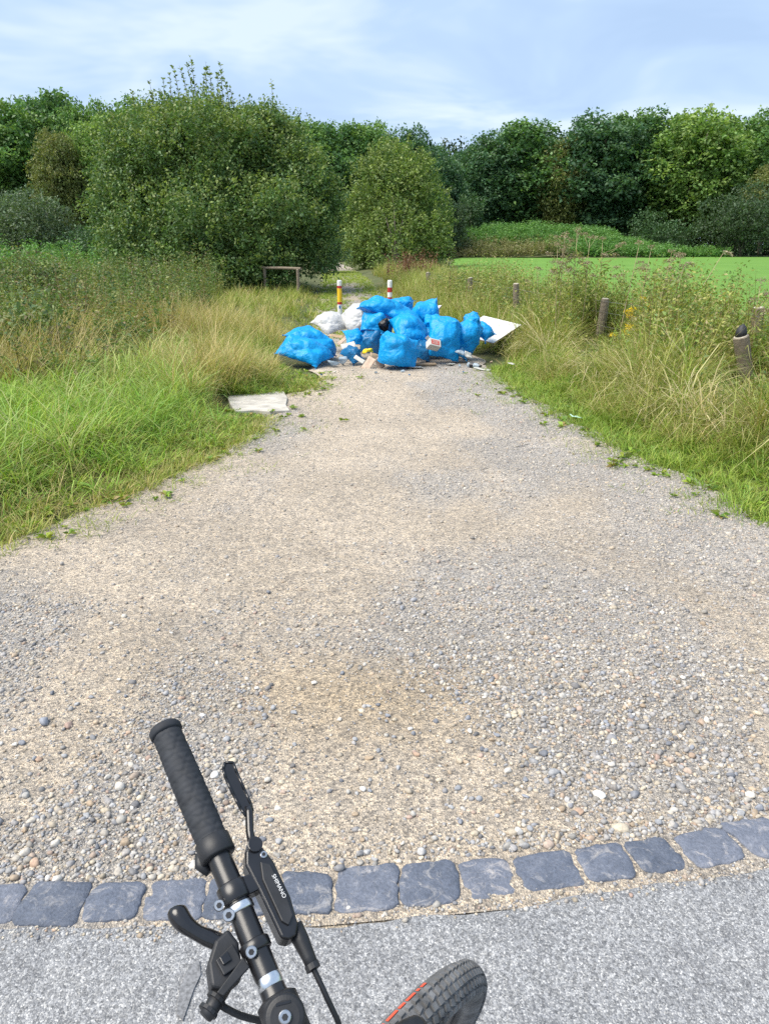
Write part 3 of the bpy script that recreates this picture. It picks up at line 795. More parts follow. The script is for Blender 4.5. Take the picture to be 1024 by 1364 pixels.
st = Stuff()
x, y = r.uniform(-1, 44, 9000), r.uniform(94, 111, 9000)
ok = (mound_z(x, y) > .10 + .12 * fbm(x, y, 2)) | ((y > 98.5 + 1.5 * fbm(x * .4, y * .4, 3)) & (y < 103)); x, y = x[ok], y[ok]
zz = np.maximum(mound_z(x, y), .12)
tan = (x < 22 + r.normal(0, 2, len(x))) & (zz < 1.4 + r.normal(0, .25, len(x))) & (y < 102)
for msk, pal, lf in ((~tan, NETTLE, .34), (tan, [[0.26, 0.25, 0.11], [0.22, 0.24, 0.09], [0.30, 0.27, 0.14]], .26)):
    herbs(st, x[msk], y[msk], zz[msk], r.uniform(.5, 1.5, msk.sum()) * (.6 + .8 * fbm(x[msk] * .35, y[msk] * .35, 6)), r, pal, lf, 20, pal)
tag(link('mound_nettles', st.mesh('mound_nettles'), None, M['leaf']), 'nettles and dry grass covering the far mound', 'nettles', None, 'stuff')

# ------------------------------------------------------------------ trees and shrubs
def limb_tubes(mb, base, targets, r0, r, fork=0.35):
    for t in targets:
        t = np.asarray(t, float)
        f = base + (t - base) * fork * np.array([.35, .35, 1])
        mid = f + (t - f) * .5 + r.normal(0, .04, 3) * np.linalg.norm(t - base)
        mb.tube([base - [0, 0, .1], base + (f - base) * .5, f, mid, t], [r0, r0 * .85, r0 * .62, r0 * .38, r0 * .12], 7)

def crown_mesh(name, lobes, per_area, leaf, pal, seed, twig=0.35, per=9, inner=0.18, up=0.35, aspect=0.55, tipcol=None):
    """leafy twigs in the outer shell of every lobe; lobes = (centre, radii)"""
    r = np.random.default_rng(seed)
    st = Stuff()
    zlo, zhi = min(c[2] for c, q in lobes), max(c[2] for c, q in lobes) + .01
    for c, rad in lobes:
        c, rad = np.asarray(c, float), np.broadcast_to(np.asarray(rad, float), 3)
        area = 4 * math.pi * (rad[0] * rad[1] + rad[0] * rad[2] + rad[1] * rad[2]) / 3
        n = max(6, int(area * per_area / per))
        d = unit(r.normal(size=(n, 3)) + np.array([0, 0, .15]))
        rr = np.where(r.random(n) < inner, r.uniform(.3, .8, n), r.uniform(.74, 1.05, n)); rr = rr + (r.random(n) < .10) * r.uniform(0, .22, n)
        P0 = c + d * rad * rr[:, None]
        td = unit(d + r.normal(0, .45, (n, 3)) + np.array([0, 0, up]))
        pc_ = np.asarray(pal)[r.integers(0, len(pal), n)] * r.uniform(.8, 1.2, (n, 1))
        if tipcol is not None:          # yellower young growth on upper outer leaves, light from above also put into the colour
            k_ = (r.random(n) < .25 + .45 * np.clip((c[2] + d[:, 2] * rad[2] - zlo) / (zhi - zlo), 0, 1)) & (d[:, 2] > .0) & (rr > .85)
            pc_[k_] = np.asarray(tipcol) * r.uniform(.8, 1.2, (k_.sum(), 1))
        k = np.repeat(np.arange(n), per)
        t = r.uniform(0, 1, len(k))
        tl = twig * r.uniform(.6, 1.4, n)[k]
        P = P0[k] + td[k] * (tl * (t - .4))[:, None] + r.normal(0, leaf * .45, (len(k), 3))
        D = unit(td[k] * .5 + r.normal(0, .75, (len(k), 3)))
        sz = leaf * r.uniform(.65, 1.35, len(k))
        st.quads(leaf_quads(P, D, sz, sz * aspect, r), pc_[k] * r.uniform(.75, 1.25, (len(k), 1)))
    return st

def lobed(center, radii, n, lr, seed, zmin=-.75):
    r = np.random.default_rng(seed)
    out = []
    k = 0
    while len(out) < n and k < 4000:
        k += 1
        d = unit(r.normal(size=3))
        if d[2] < zmin: continue
        f = r.uniform(.55, .86)
        p = np.asarray(center) + d * np.asarray(radii) * f
        q = r.uniform(*lr)
        if all(np.linalg.norm((p - o[0])) > .55 * (q + o[1]) for o in out):
            out.append((p, q))
    return [(p, np.array([q * 1.1, q * 1.1, q * .85])) for p, q in out]

def shrub(name, label, base, lobes, per_area, leaf, pal, seed, shoots=None, tip=None, per=9, twig=.35, trunk=.09, cat='shrub', aspect=.55, group=None, inner=.18):
    base = np.asarray(base, float)
    t = empty(name, base)
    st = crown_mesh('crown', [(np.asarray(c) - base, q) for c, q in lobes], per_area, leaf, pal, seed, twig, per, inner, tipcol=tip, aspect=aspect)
    r = np.random.default_rng(seed + 7)
    mb = MB()
    limb_tubes(mb, np.zeros(3), [(np.asarray(c) - base) * [.75, .75, .8] + [0, .5, 0] for c, q in lobes[:12]], trunk, r)
    if shoots is not None:              # upright leading shoots above the crown
        for p, hh in shoots:
            p = np.asarray(p) - base
            tip_ = p + np.array([r.normal(0, .12), r.normal(0, .1), hh])
            sm_ = MB(); sm_.tube([p - [0, 0, .5], (p + tip_) / 2, tip_], [.012, .008, .003], 5); sm_.build('shoot', M['bark'], t, smooth=True)
            n = int(26 * hh) + 6
            tt = r.uniform(0, 1, n)
            P = p + (tip_ - p) * tt[:, None]
            a = r.uniform(0, 2 * math.pi, n)
            D = np.stack([np.cos(a), np.sin(a), r.uniform(.3, 1.1, n)], -1)
            sz = leaf * 1.15 * r.uniform(.7, 1.3, n)
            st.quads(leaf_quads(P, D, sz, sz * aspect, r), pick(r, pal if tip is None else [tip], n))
    link('crown', st.mesh('crown'), t, M['leaf'])
    mb.build('trunk', M['bark'], t, smooth=True)
    return tag(t, label, cat, group)

WILLOW = [[0.10, 0.18, 0.06], [0.12, 0.205, 0.065], [0.088, 0.16, 0.06], [0.15, 0.225, 0.07]]
# the big willow left of the track (about 8 m wide, 7.5 m high)
B = gr(290, 395); B[2] = 0.05
wl_lobes = []
for u, v, d, q in ((285, 300, 25, 2.1), (215, 310, 25.5, 1.7), (350, 305, 25, 1.9), (400, 320, 25.5, 1.35), (180, 330, 25, 1.2), (270, 215, 25.5, 2.1), (200, 225, 26, 1.6), (335, 225, 26, 1.8), (385, 260, 26, 1.45), (165, 265, 26, 1.2), (270, 172, 26, 1.2), (225, 185, 26.4, 1.0), (315, 188, 26.4, 1.05), (350, 180, 26.6, .95), (185, 190, 26.5, .95), (420, 300, 26.5, .9), (300, 350, 24.3, 1.35), (245, 355, 24.4, 1.15), (355, 350, 24.6, 1.1), (160, 310, 26, 1.0), (290, 260, 28.2, 2.4), (290, 340, 27.8, 2.0), (380, 205, 27, .8), (150, 230, 26.6, .75), (425, 340, 25.5, .8), (200, 360, 24.5, .9), (345, 372, 24.9, .75), (310, 378, 24.2, .7), (265, 382, 24.0, .7), (372, 368, 26.8, .6), (230, 378, 24.3, .7), (365, 200, 26.2, 1.25), (395, 240, 26, 1.35), (412, 275, 26, 1.25), (345, 190, 26.4, 1.0), (305, 172, 26.4, .9), (235, 175, 26.4, .9), (205, 175, 26.4, 1.1), (170, 215, 26.3, 1.1), (152, 285, 26, 1.0)):
    p = at(u, v, d + random.uniform(-.35, .35)); wl_lobes.append((p, np.array([q, q, q * .9]) * (.94 if d < 27 else 1)))
    for _ in range(4):
        dd = unit(np.array([random.gauss(0, 1), random.gauss(-.6, 1), random.gauss(.2, 1)])); q2 = q * random.uniform(.24, .4)
        wl_lobes.append((p + dd * q * .86, np.array([q2, q2, q2 * .9])))
sh = []
for u, v, hh in ((240, 128, .9), (262, 126, 1.15), (268, 128, .9), (283, 130, .95), (297, 130, 1.05), (228, 134, .8), (252, 128, .95), (205, 145, .9), (275, 126, 1.0), (290, 132, .8), (220, 140, .8), (308, 140, .9), (258, 122, .9), (180, 145, .55), (365, 150, 1.0), (330, 150, .5), (312, 140, .6), (345, 158, .45), (385, 185, .45), (150, 180, .5), (215, 140, .5)):
    sh.append((at(u, v, 26), hh))
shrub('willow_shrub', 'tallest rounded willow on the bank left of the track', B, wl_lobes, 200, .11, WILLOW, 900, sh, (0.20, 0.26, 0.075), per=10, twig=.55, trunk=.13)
# second willow behind the two marker posts
B = gr(527, 361); B[2] = 0.0
lob = []
for u, v, d, q in ((525, 320, 50, 2.4), (490, 325, 50, 1.6), (565, 320, 50, 1.7), (525, 265, 51, 2.5), (487, 275, 51, 1.5), (568, 275, 51, 1.6), (520, 225, 51, 1.7), (555, 232, 51, 1.3), (490, 235, 51, 1.1), (525, 345, 48.5, 1.5), (580, 340, 50, 1.1), (475, 340, 50, 1.0), (470, 300, 51, .9), (588, 300, 51, .9), (530, 290, 53, 2.6)):
    lob.append((at(u, v, d), np.array([q, q, q * .95])))
sh = [(at(u, v, 51), hh) for u, v, hh in ((492, 212, 1.0), (505, 205, .9), (518, 204, .8), (532, 203, .8), (545, 205, 1.2), (560, 212, .8), (478, 225, .9), (572, 225, .8), (468, 250, .7), (583, 250, .7), (525, 206, .6), (552, 208, .6))]
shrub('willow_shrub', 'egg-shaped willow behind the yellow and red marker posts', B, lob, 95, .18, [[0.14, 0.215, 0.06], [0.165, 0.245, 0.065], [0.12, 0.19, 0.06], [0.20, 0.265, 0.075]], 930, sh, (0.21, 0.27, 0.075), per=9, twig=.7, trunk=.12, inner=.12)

# low bushes along the woodland foot: (u, top v, bottom v, half width px, depth, palette, label)
DARKP = [[0.055, 0.11, 0.046], [0.065, 0.125, 0.05], [0.075, 0.135, 0.055]]
GREYP = [[0.095, 0.14, 0.075], [0.115, 0.16, 0.08], [0.08, 0.125, 0.062]]
bushes = [(45, 232, 330, 58, 40, GREYP, 'broad grey-green bush at the left woodland foot'),
          (5, 215, 325, 40, 42, GREYP, 'taller grey-green bush cut by the left picture edge'),
          (128, 285, 345, 45, 36, DARKP, 'low dark bush between the grey bush and the big willow'),
          (430, 300, 352, 28, 44, DARKP, 'small dark bush filling the gap between the two willows'),
          (985, 262, 347, 50, 96, [[0.06, 0.10, 0.05], [0.07, 0.115, 0.05]], 'wide rounded bush at the far right meadow edge'),
          (600, 240, 322, 26, 90, GREYP, 'slender silvery bush right of the egg-shaped willow'),
          (625, 262, 312, 22, 98, DARKP, 'dark bush at the left end of the far mound'),
          (880, 300, 345, 45, 104, DARKP, 'dark low bush at the right end of the far mound')]
for i, (u, v0, v1, hw, d, pal, lab) in enumerate(bushes):
    b0 = at(u, v1, d); b0[2] = max(0, b0[2] if d > 90 else 0)
    hh = (v1 - v0) / FPX * d; w = hw / FPX * d
    c = b0 + [0, w * .3, hh * .48]
    lobes = lobed(c, (w, w * .8, hh * .52), 14, (w * .32, w * .55), 700 + i, -1) + [(c, np.array([w * .7, w * .6, hh * .42]))]
    k = d / 40
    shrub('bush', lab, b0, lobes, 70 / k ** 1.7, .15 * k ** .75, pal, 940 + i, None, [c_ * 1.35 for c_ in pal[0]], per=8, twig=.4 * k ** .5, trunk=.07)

# brambles on the left bank
for i, (u, v, hw, hh, lab) in enumerate([(18, 512, .75, .75, 'low dark bramble at the left edge behind the bright grass'), (95, 455, .8, .8, 'bramble mound on the bank right of the dark low bramble'), (190, 415, 1.0, .9, 'bramble in front of the foot of the big willow'), (20, 430, 1.2, 1.2, 'tall bramble on the bank at the left picture edge')]):
    b0 = gr(u, v); b0[1] += .3
    c = b0 + [0, 0, hh * .42]
    lobes = lobed(c, (hw, hw * .8, hh * .55), 9, (hw * .3, hw * .5), 760 + i, -1) + [(c, np.array([hw * .7, hw * .6, hh * .42]))]
    shrub('bramble', lab, b0, lobes, 330, .075, [[.07, .12, .045], [.09, .15, .05], [.12, .16, .06], [.17, .14, .08]], 970 + i, None, (.15, .20, .07), per=8, twig=.25, trunk=.02, group='brambles on the left bank')

# woodland trees: five kinds of crown, copied
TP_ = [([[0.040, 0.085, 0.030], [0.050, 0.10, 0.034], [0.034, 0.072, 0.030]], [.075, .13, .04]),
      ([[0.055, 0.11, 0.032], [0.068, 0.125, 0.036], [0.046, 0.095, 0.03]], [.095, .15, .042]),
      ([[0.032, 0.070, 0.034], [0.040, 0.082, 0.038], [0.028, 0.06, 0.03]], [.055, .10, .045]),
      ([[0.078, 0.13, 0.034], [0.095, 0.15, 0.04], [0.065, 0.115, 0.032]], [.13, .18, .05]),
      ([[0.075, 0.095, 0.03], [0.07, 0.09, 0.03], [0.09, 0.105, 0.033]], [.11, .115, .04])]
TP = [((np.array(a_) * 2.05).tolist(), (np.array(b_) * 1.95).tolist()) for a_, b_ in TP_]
protos = []
for i, (pal, tip) in enumerate(TP):
    # unit tree: 20 m high, crown half width 5.5 m
    rr = np.random.default_rng(60 + i)
    lobes = lobed((0, 0, 11.0), (6.2, 5.8, 8.8), 64, (1.2, 2.2), 800 + i, -.95) + [((0, 0, 11), np.array([3.4, 3.2, 7.0]))]
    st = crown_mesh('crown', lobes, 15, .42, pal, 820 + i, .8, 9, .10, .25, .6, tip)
    mb = MB()
    limb_tubes(mb, np.zeros(3), [(rr.normal(0, 1.0), rr.normal(0, 1.0), 17)] + [c for c, q in lobes[:10]], .32, rr, .45)
    protos.append((st.mesh('crown'), mb.mesh('trunk', True)))
    protos[-1][0].materials.append(M['leaf']); protos[-1][1].materials.append(M['bark'])

def tree(kind, u, vtop, d, wpx, label, rot, group):
    top = at(u, vtop, d)
    hgt = top[2]; hw = wpx / 2 / FPX * d
    t = empty('woodland_tree', (top[0], top[1], 0))
    t.rotation_euler.z = rot
    t.scale = (hw / 6.2, hw / 6.2, hgt / 20.6)
    for me, nm in zip(protos[kind], ('crown', 'trunk')):
        link(nm, me, t)
    return tag(t, label, 'tree', group)
GL, GC, GR_ = 'trees of the left woodland edge', 'trees behind the two willows', 'trees beyond the meadow'
T = [(1, -20, 112, 68, 125, 'broad mid-green tree cut by the left picture edge', GL),
     (0, 58, 104, 72, 120, 'dark tree with the highest top of the left woodland edge', GL),
     (1, 112, 118, 70, 90, 'mid-green tree right of the highest left woodland tree', GL),
     (4, 68, 165, 60, 62, 'low yellow-brown tree in front of the left woodland', GL),
     (3, 130, 140, 62, 85, 'bright green tree close left of the big willow', GL),
     (1, 175, 116, 74, 110, 'mid-green tree whose top shows above the willow on its left', GL),
     (0, 250, 122, 76, 120, 'dark tree straight behind the top of the big willow', GL),
     (3, 325, 132, 74, 100, 'light green tree rising behind the right shoulder of the big willow', GC),
     (1, 385, 138, 76, 105, 'mid-green tree right after the light green one behind the big willow', GC),
     (0, 440, 148, 78, 100, 'dark rounded tree above the gap between the willows', GC),
     (1, 490, 146, 80, 95, 'mid-green tree just left above the egg-shaped willow', GC),
     (2, 540, 158, 84, 90, 'deep green tree just right above the egg-shaped willow', GC),
     (2, 582, 185, 100, 70, 'small deep green tree left in the dip of the treeline', GC),
     (1, 608, 196, 125, 60, 'lowest mid-green tree deep in the dip of the treeline', GC),
     (2, 650, 168, 112, 95, 'deep green tree rising on the right of the treeline dip', GR_),
     (0, 700, 149, 114, 130, 'dark domed tree behind the left half of the far mound', GR_),
     (4, 752, 178, 110, 60, 'olive brown tree wedged between two dark domed trees', GR_),
     (2, 800, 140, 110, 125, 'deep green tree behind the right half of the far mound', GR_),
     (0, 858, 134, 112, 120, 'dark tall tree left of the bright green crown at right', GR_),
     (3, 935, 130, 108, 130, 'tall tree with bright green crown beyond the meadow', GR_),
     (1, 1005, 134, 112, 110, 'mid-green tree right of the bright green crown', GR_),
     (4, 1030, 215, 102, 60, 'yellowish low tree cut by the right picture edge', GR_),
     (2, 1080, 132, 114, 120, 'deep green tree past the right picture edge', GR_),
     (0, -110, 108, 70, 130, 'dark tree past the left picture edge', GL)]
for i, (k, u, v, d, w, lab, g) in enumerate(T):
    tree(k, u, v, d, w * 1.22, lab, i * 1.7, g)
# the wood behind, one mass
st = Stuff(); r = np.random.default_rng(990)
lobes = []
for u in range(-260, 1320, 34):
    d = 92 if u < 560 else 128
    for vt in (235, 270, 300, 325):
        p = at(u + r.uniform(-12, 12), vt + r.uniform(-10, 16), d + r.uniform(0, 8)); q = d * .034
        lobes.append((p, np.array([q, q, q])))
stm = crown_mesh('wood', lobes, 7, .6, [[0.03, 0.06, 0.025], [0.038, 0.072, 0.03]], 991, 1.4, 7, .1)
tag(link('far_woodland', stm.mesh('far_woodland'), None, M['leaf']), 'dense wood closing the view behind the edge trees', 'woodland', None, 'stuff')

# ------------------------------------------------------------------ fence, posts, barrier
M['post'] = plain('weathered_wood', (0.19, 0.155, 0.115), 0.9, nscale=30, namp=0.4, bstr=0.6, bscale=50, bdist=0.01)
M['wire'] = plain('fence_wire', (0.36, 0.36, 0.35), 0.45, 0.8, nscale=30)
M['cut_wood'] = plain('cut_wood', (0.46, 0.42, 0.34), 0.85, nscale=40, namp=0.3)
def round_post(name, p0, p1, rad, parent, seed, label=None):
    r = np.random.default_rng(seed)
    p0, p1 = np.asarray(p0, float), np.asarray(p1, float)
    k = 7
    pts = [p0 + (p1 - p0) * t for t in np.linspace(0, 1, k)]
    mb = MB(); mb.tube(pts, [rad * r.uniform(.94, 1.06) for _ in pts], 12)
    o = mb.build(name, M['post'], parent, smooth=False, bevel=0.008)
    c = MB(); d = unit(p1 - p0); c.tube([p1 + d * .002, p1 + d * .008], [rad * .86, rad * .8], 12)
    c.build('cut_top', M['cut_wood'], o)
    return o
fence = empty('wire_fence', (3.35, 11.5, 0))
fo = np.array([3.35, 11.5, 0])
def top_at(u, v, y):                   # point seen at u, v standing at distance y
    d = y * math.cos(PITCH)
    for _ in range(12):
        p = at(u, v, d); d *= y / p[1]
    return at(u, v, d)
posts = [((806, 398), (794, 470), 11.5, .060), ((687, 378), (687, 420), 14.6, .058), ((626, 370), (626, 410), 18.6, .06), ((570, 363), (570, 392), 25.0, .065), ((1010, 410), (1003, 470), 8.9, .065), ((1165, 470), (1150, 560), 6.0, .07)]
ptops = []
for i, ((u0, v0), (u1, v1), yy, rad) in enumerate(posts):
    t_ = top_at(u0, v0, yy); b_ = top_at(u1, v1, yy + .03); 
    b_ = t_ + (b_ - t_) * (t_[2] + .15) / max(.05, (t_[2] - b_[2]))
    round_post('post', b_ - fo, t_ - fo, rad, fence, 600 + i)
    ptops.append((t_, b_))
order = sorted(ptops, key=lambda q: q[0][1])
for hgt in (0.22, 0.42, 0.62, 0.80):
    mb = MB(); pts = []
    for t_, b_ in order:
        k = (hgt - b_[2]) / (t_[2] - b_[2]); pts.append(b_ + (t_ - b_) * min(k, .97) + np.array([-.07, 0, 0]) - fo)
    full = []
    for a, b_ in zip(pts[:-1], pts[1:]):
        for t in np.linspace(0, 1, 6, endpoint=False): full.append(a + (b_ - a) * t - np.array([0, 0, .03 * 4 * t * (1 - t)]))
    full.append(pts[-1]); mb.tube(full, .0022, 5)
    mb.build('wire', M['wire'], fence)
mb = MB()
for a, b_ in zip(order[:-1], order[1:]):
    n = int(np.linalg.norm(a[0] - b_[0]) / .17)
    for t in np.linspace(0, 1, n):
        p = a[0] + (b_[0] - a[0]) * t + np.array([-.07, 0, 0]); mb.tube([[p[0], p[1], .18] - fo, [p[0], p[1], .79] - fo], .0014, 4)
o = mb.build('mesh_stays', M['wire'], fence); o['kind'] = 'stuff'
tag(fence, 'wire mesh fence on weathered round posts along the meadow', 'fence')
# the stout old post with a dark cap leaning in front of the fence
t_ = top_at(986, 448, 7.9); b_ = top_at(995, 515, 7.95); b_ = t_ + (b_ - t_) * (t_[2] + .1) / (t_[2] - b_[2])
old = empty('old_post', b_)
round_post('shaft', [0, 0, 0], t_ - b_, .078, old, 650)
mb = MB(); q = t_ - b_; mb.tube([q + [0, 0, -.01], q + [0.0, 0, .05], q + [.005, 0, .10], q + [.01, 0, .125]], [.058, .056, .036, .008], 12)
mb.build('cap', plain('black_rubber_cap', (0.02, 0.02, 0.024), 0.6, nscale=30), old, smooth=True)
tag(old, 'stout broken post with a black cap in the weeds at right', 'post')

# timber rail barrier beside the big willow
bp = gr(398, 397); hgt = top_at(398, 357, bp[1])[2]
bar = empty('timber_barrier', bp)
round_post('post', [0, 0, -.1], [0, 0, hgt - .05], .048, bar, 660)
round_post('post', [-1.15, .75, -.1], [-1.15, .75, hgt - .05], .048, bar, 661)
mb = MB(); mb.tube([[.1, -.03, hgt - .02], [-.55, .36, hgt - .01], [-1.25, .82, hgt - .02]], .045, 10)
mb.build('rail', M['post'], bar, bevel=.006)
tag(bar, 'weathered timber barrier with a top rail under the big willow', 'barrier')

# marker posts
def marker(u, vt, vb, y, bands, label, plate=None):
    b_ = gr(u, vb); b_ = b_ * [1, 1, 0]
    b_[0] = top_at(u, vb, y)[0]; b_[1] = y
    hgt = top_at(u, vt, y)[2]
    t = empty('marker_post', b_)
    z = -.05
    cuts = [0] + [f for f, _ in bands]
    for (f0, (f1, mat)) in zip(cuts[:-1], bands):
        mb = MB(); a, c = f0 * hgt + (.0015 if f0 else -.05), f1 * hgt - .0015
        if f1 >= .999: mb.tube([[0, 0, a], [0, 0, c - .02], [0, 0, c]], [.052, .052, .04], 16)
        else: mb.tube([[0, 0, a], [0, 0, c]], [.052, .052], 16)
        mb.build('band', mat, t, smooth=False)
    mb = MB(); mb.tube([[0, 0, -.05], [0, 0, hgt - .03]], .0495, 14); mb.build('pole', WHITE, t)
    if plate:
        mb = MB(); mb.box([0, -.056, hgt * .34], [.018, 0, 0], [0, .002, 0], [0, 0, .03]); mb.build('badge', plate, t)
    return tag(t, label, 'marker post')
WHITE = plain('white_paint', (0.72, 0.72, 0.70), 0.5, nscale=20, namp=.1)
RED = plain('red_reflector', (0.42, 0.03, 0.03), 0.45, nscale=20, namp=.2)
YELL = plain('yellow_paint', (0.78, 0.50, 0.02), 0.5, nscale=20, namp=.12)
BLUEP = plain('blue_badge', (0.03, 0.16, 0.45), 0.4, nscale=20, namp=.1)
marker(453, 373, 428, 16.8, [(.40, WHITE), (.46, RED), (.80, YELL), (.86, RED), (1.0, WHITE)], 'yellow and white marker post left behind the rubbish', BLUEP)
marker(519, 373, 428, 16.8, [(.22, WHITE), (.34, RED), (.46, WHITE), (.58, RED), (.70, WHITE), (.82, RED), (1.0, WHITE)][0:7], 'red and white striped marker post behind the rubbish')

# ------------------------------------------------------------------ rubbish bags: inflated sheets of film
def bag_sim(seed, w=.62, h=.8, vol=1.0, neck=False, upright=False, n=34, iters=120):
    r = np.random.default_rng(seed)
    m_ = int(round(n * h / w))
    gx, gy = np.meshgrid(np.linspace(-w / 2, w / 2, n), np.linspace(-h / 2, h / 2, m_))
    bd = np.zeros((m_, n), bool); bd[0] = bd[-1] = True; bd[:, 0] = bd[:, -1] = True
    fi = np.arange(m_ * n).reshape(m_, n)
    bi = fi.copy(); bi[~bd] = m_ * n + np.arange((~bd).sum())
    tot = m_ * n + (~bd).sum()
    X_ = np.zeros((tot, 3))
    X_[fi.ravel(), 0], X_[fi.ravel(), 1] = gx.ravel(), gy.ravel()
    X_[bi.ravel(), 0], X_[bi.ravel(), 1] = gx.ravel(), gy.ravel()
    zf = .03 + .05 * fbm(gx * 7 + seed, gy * 7, seed); zb = -.03 - .05 * fbm(gx * 7 - seed, gy * 7, seed + 1)
    inn = ~bd
    X_[fi[inn], 2] = zf[inn]; X_[bi[inn], 2] = zb[inn]
    E_ = []
    for I in (fi, bi):
        E_ += [np.stack([I[:, :-1].ravel(), I[:, 1:].ravel()], -1), np.stack([I[:-1].ravel(), I[1:].ravel()], -1),
               np.stack([I[:-1, :-1].ravel(), I[1:, 1:].ravel()], -1), np.stack([I[1:, :-1].ravel(), I[:-1, 1:].ravel()], -1)]
    E_ = np.unique(np.sort(np.concatenate(E_), 1), axis=0)
    flat = np.zeros((tot, 2)); flat[fi.ravel()] = np.stack([gx.ravel(), gy.ravel()], -1); flat[bi.ravel()] = np.stack([gx.ravel(), gy.ravel()], -1)
    L0 = np.linalg.norm(flat[E_[:, 0]] - flat[E_[:, 1]], axis=1)
    qf = grid_faces(n, m_)
    def remap(I): return I.ravel()[qf]
    Q = np.concatenate([remap(fi), remap(bi)[:, ::-1]])
    if upright:
        X_ = X_[:, [0, 2, 1]]; X_[:, 1] *= -1
    X_[:, 2] -= X_[:, 2].min() - .02
    Xo = X_.copy()
    cnt = np.bincount(E_.ravel(), minlength=tot)[:, None].astype(float)
    row = np.zeros(tot); row[fi.ravel()] = np.repeat(np.arange(m_), n); row[bi.ravel()] = np.repeat(np.arange(m_), n)
    nk = (row >= m_ - 4) & (row <= m_ - 3)
    lump = 0.3 + 1.5 * fbm(flat[:, 0] * 7 + 3 * seed, flat[:, 1] * 7, seed + 9)
    ncon = 0
    for it in range(iters):
        vel = (X_ - Xo) * .88; Xo = X_.copy(); X_ = X_ + vel
        a, b_, c, d = (X_[Q[:, k]] for k in range(4))
        fn = np.cross(c - a, d - b_) * .5
        vtx = np.zeros((tot, 3))
        for k in range(4):
            for ax in range(3): vtx[:, ax] += np.bincount(Q[:, k], fn[:, ax] * .25, minlength=tot)
        if it < 70:
            X_ += .007 * unit(vtx)
        else:
            if it == 70:               # contents: odd lumps filling most of the blown-up film
                lo_, hi_ = np.percentile(X_, 4, axis=0), np.percentile(X_, 96, axis=0)
                cc, hh = (lo_ + hi_) / 2, (hi_ - lo_) / 2
                V1 = np.abs(np.einsum('ij,ij->i', (a + c) / 2 - cc, fn).sum() / 3)
                ncon = 16
                dd = unit(r.normal(size=(ncon, 3)))
                cp = cc + dd * hh * r.uniform(.45, .85, (ncon, 1)) * np.array([.9, .9, .9])
                cr_ = r.uniform(.15, .36, ncon) * hh.min()
                cp[:, 2] = np.maximum(cp[:, 2], cr_ * .8)
            V_ = np.abs(np.einsum('ij,ij->i', (a + c) / 2 - cc, fn).sum() / 3)
            X_ += unit(vtx) * np.clip((V1 * vol - V_) / V1 * 6, -1, 1) * .004
        X_[:, 2] -= .0010
        for _ in range(6):
            dv = X_[E_[:, 1]] - X_[E_[:, 0]]; ln = np.linalg.norm(dv, axis=1); df = (ln - L0)
            kst = np.where(df > 0, .5, .36 if it > 70 else .06)
            cor = dv * (kst * df / np.maximum(ln, 1e-6))[:, None]
            acc = np.stack([np.bincount(E_[:, 0], cor[:, ax], minlength=tot) - np.bincount(E_[:, 1], cor[:, ax], minlength=tot) for ax in range(3)], -1)
            X_ += acc / cnt * 1.9
            if neck:
                cN = X_[nk].mean(0); dvn = X_[nk] - cN; rn = np.linalg.norm(dvn, axis=1, keepdims=True)
                lim = max(.03, .3 * (1 - it / 50))
                X_[nk] = cN + dvn * np.minimum(1, lim / np.maximum(rn, 1e-6))
            for q in range(ncon):
                dq = X_ - cp[q]; rq = np.linalg.norm(dq, axis=1); ins = rq < cr_[q]
                X_[ins] = cp[q] + dq[ins] * (cr_[q] / np.maximum(rq[ins], 1e-5))[:, None]
            X_[:, 2] = np.maximum(X_[:, 2], 0)
        lo = X_[:, 2] < .001
        Xo[lo, :2] = X_[lo, :2]
    X_ -= [X_[:, 0].mean(), X_[:, 1].mean(), 0]
    return X_, Q

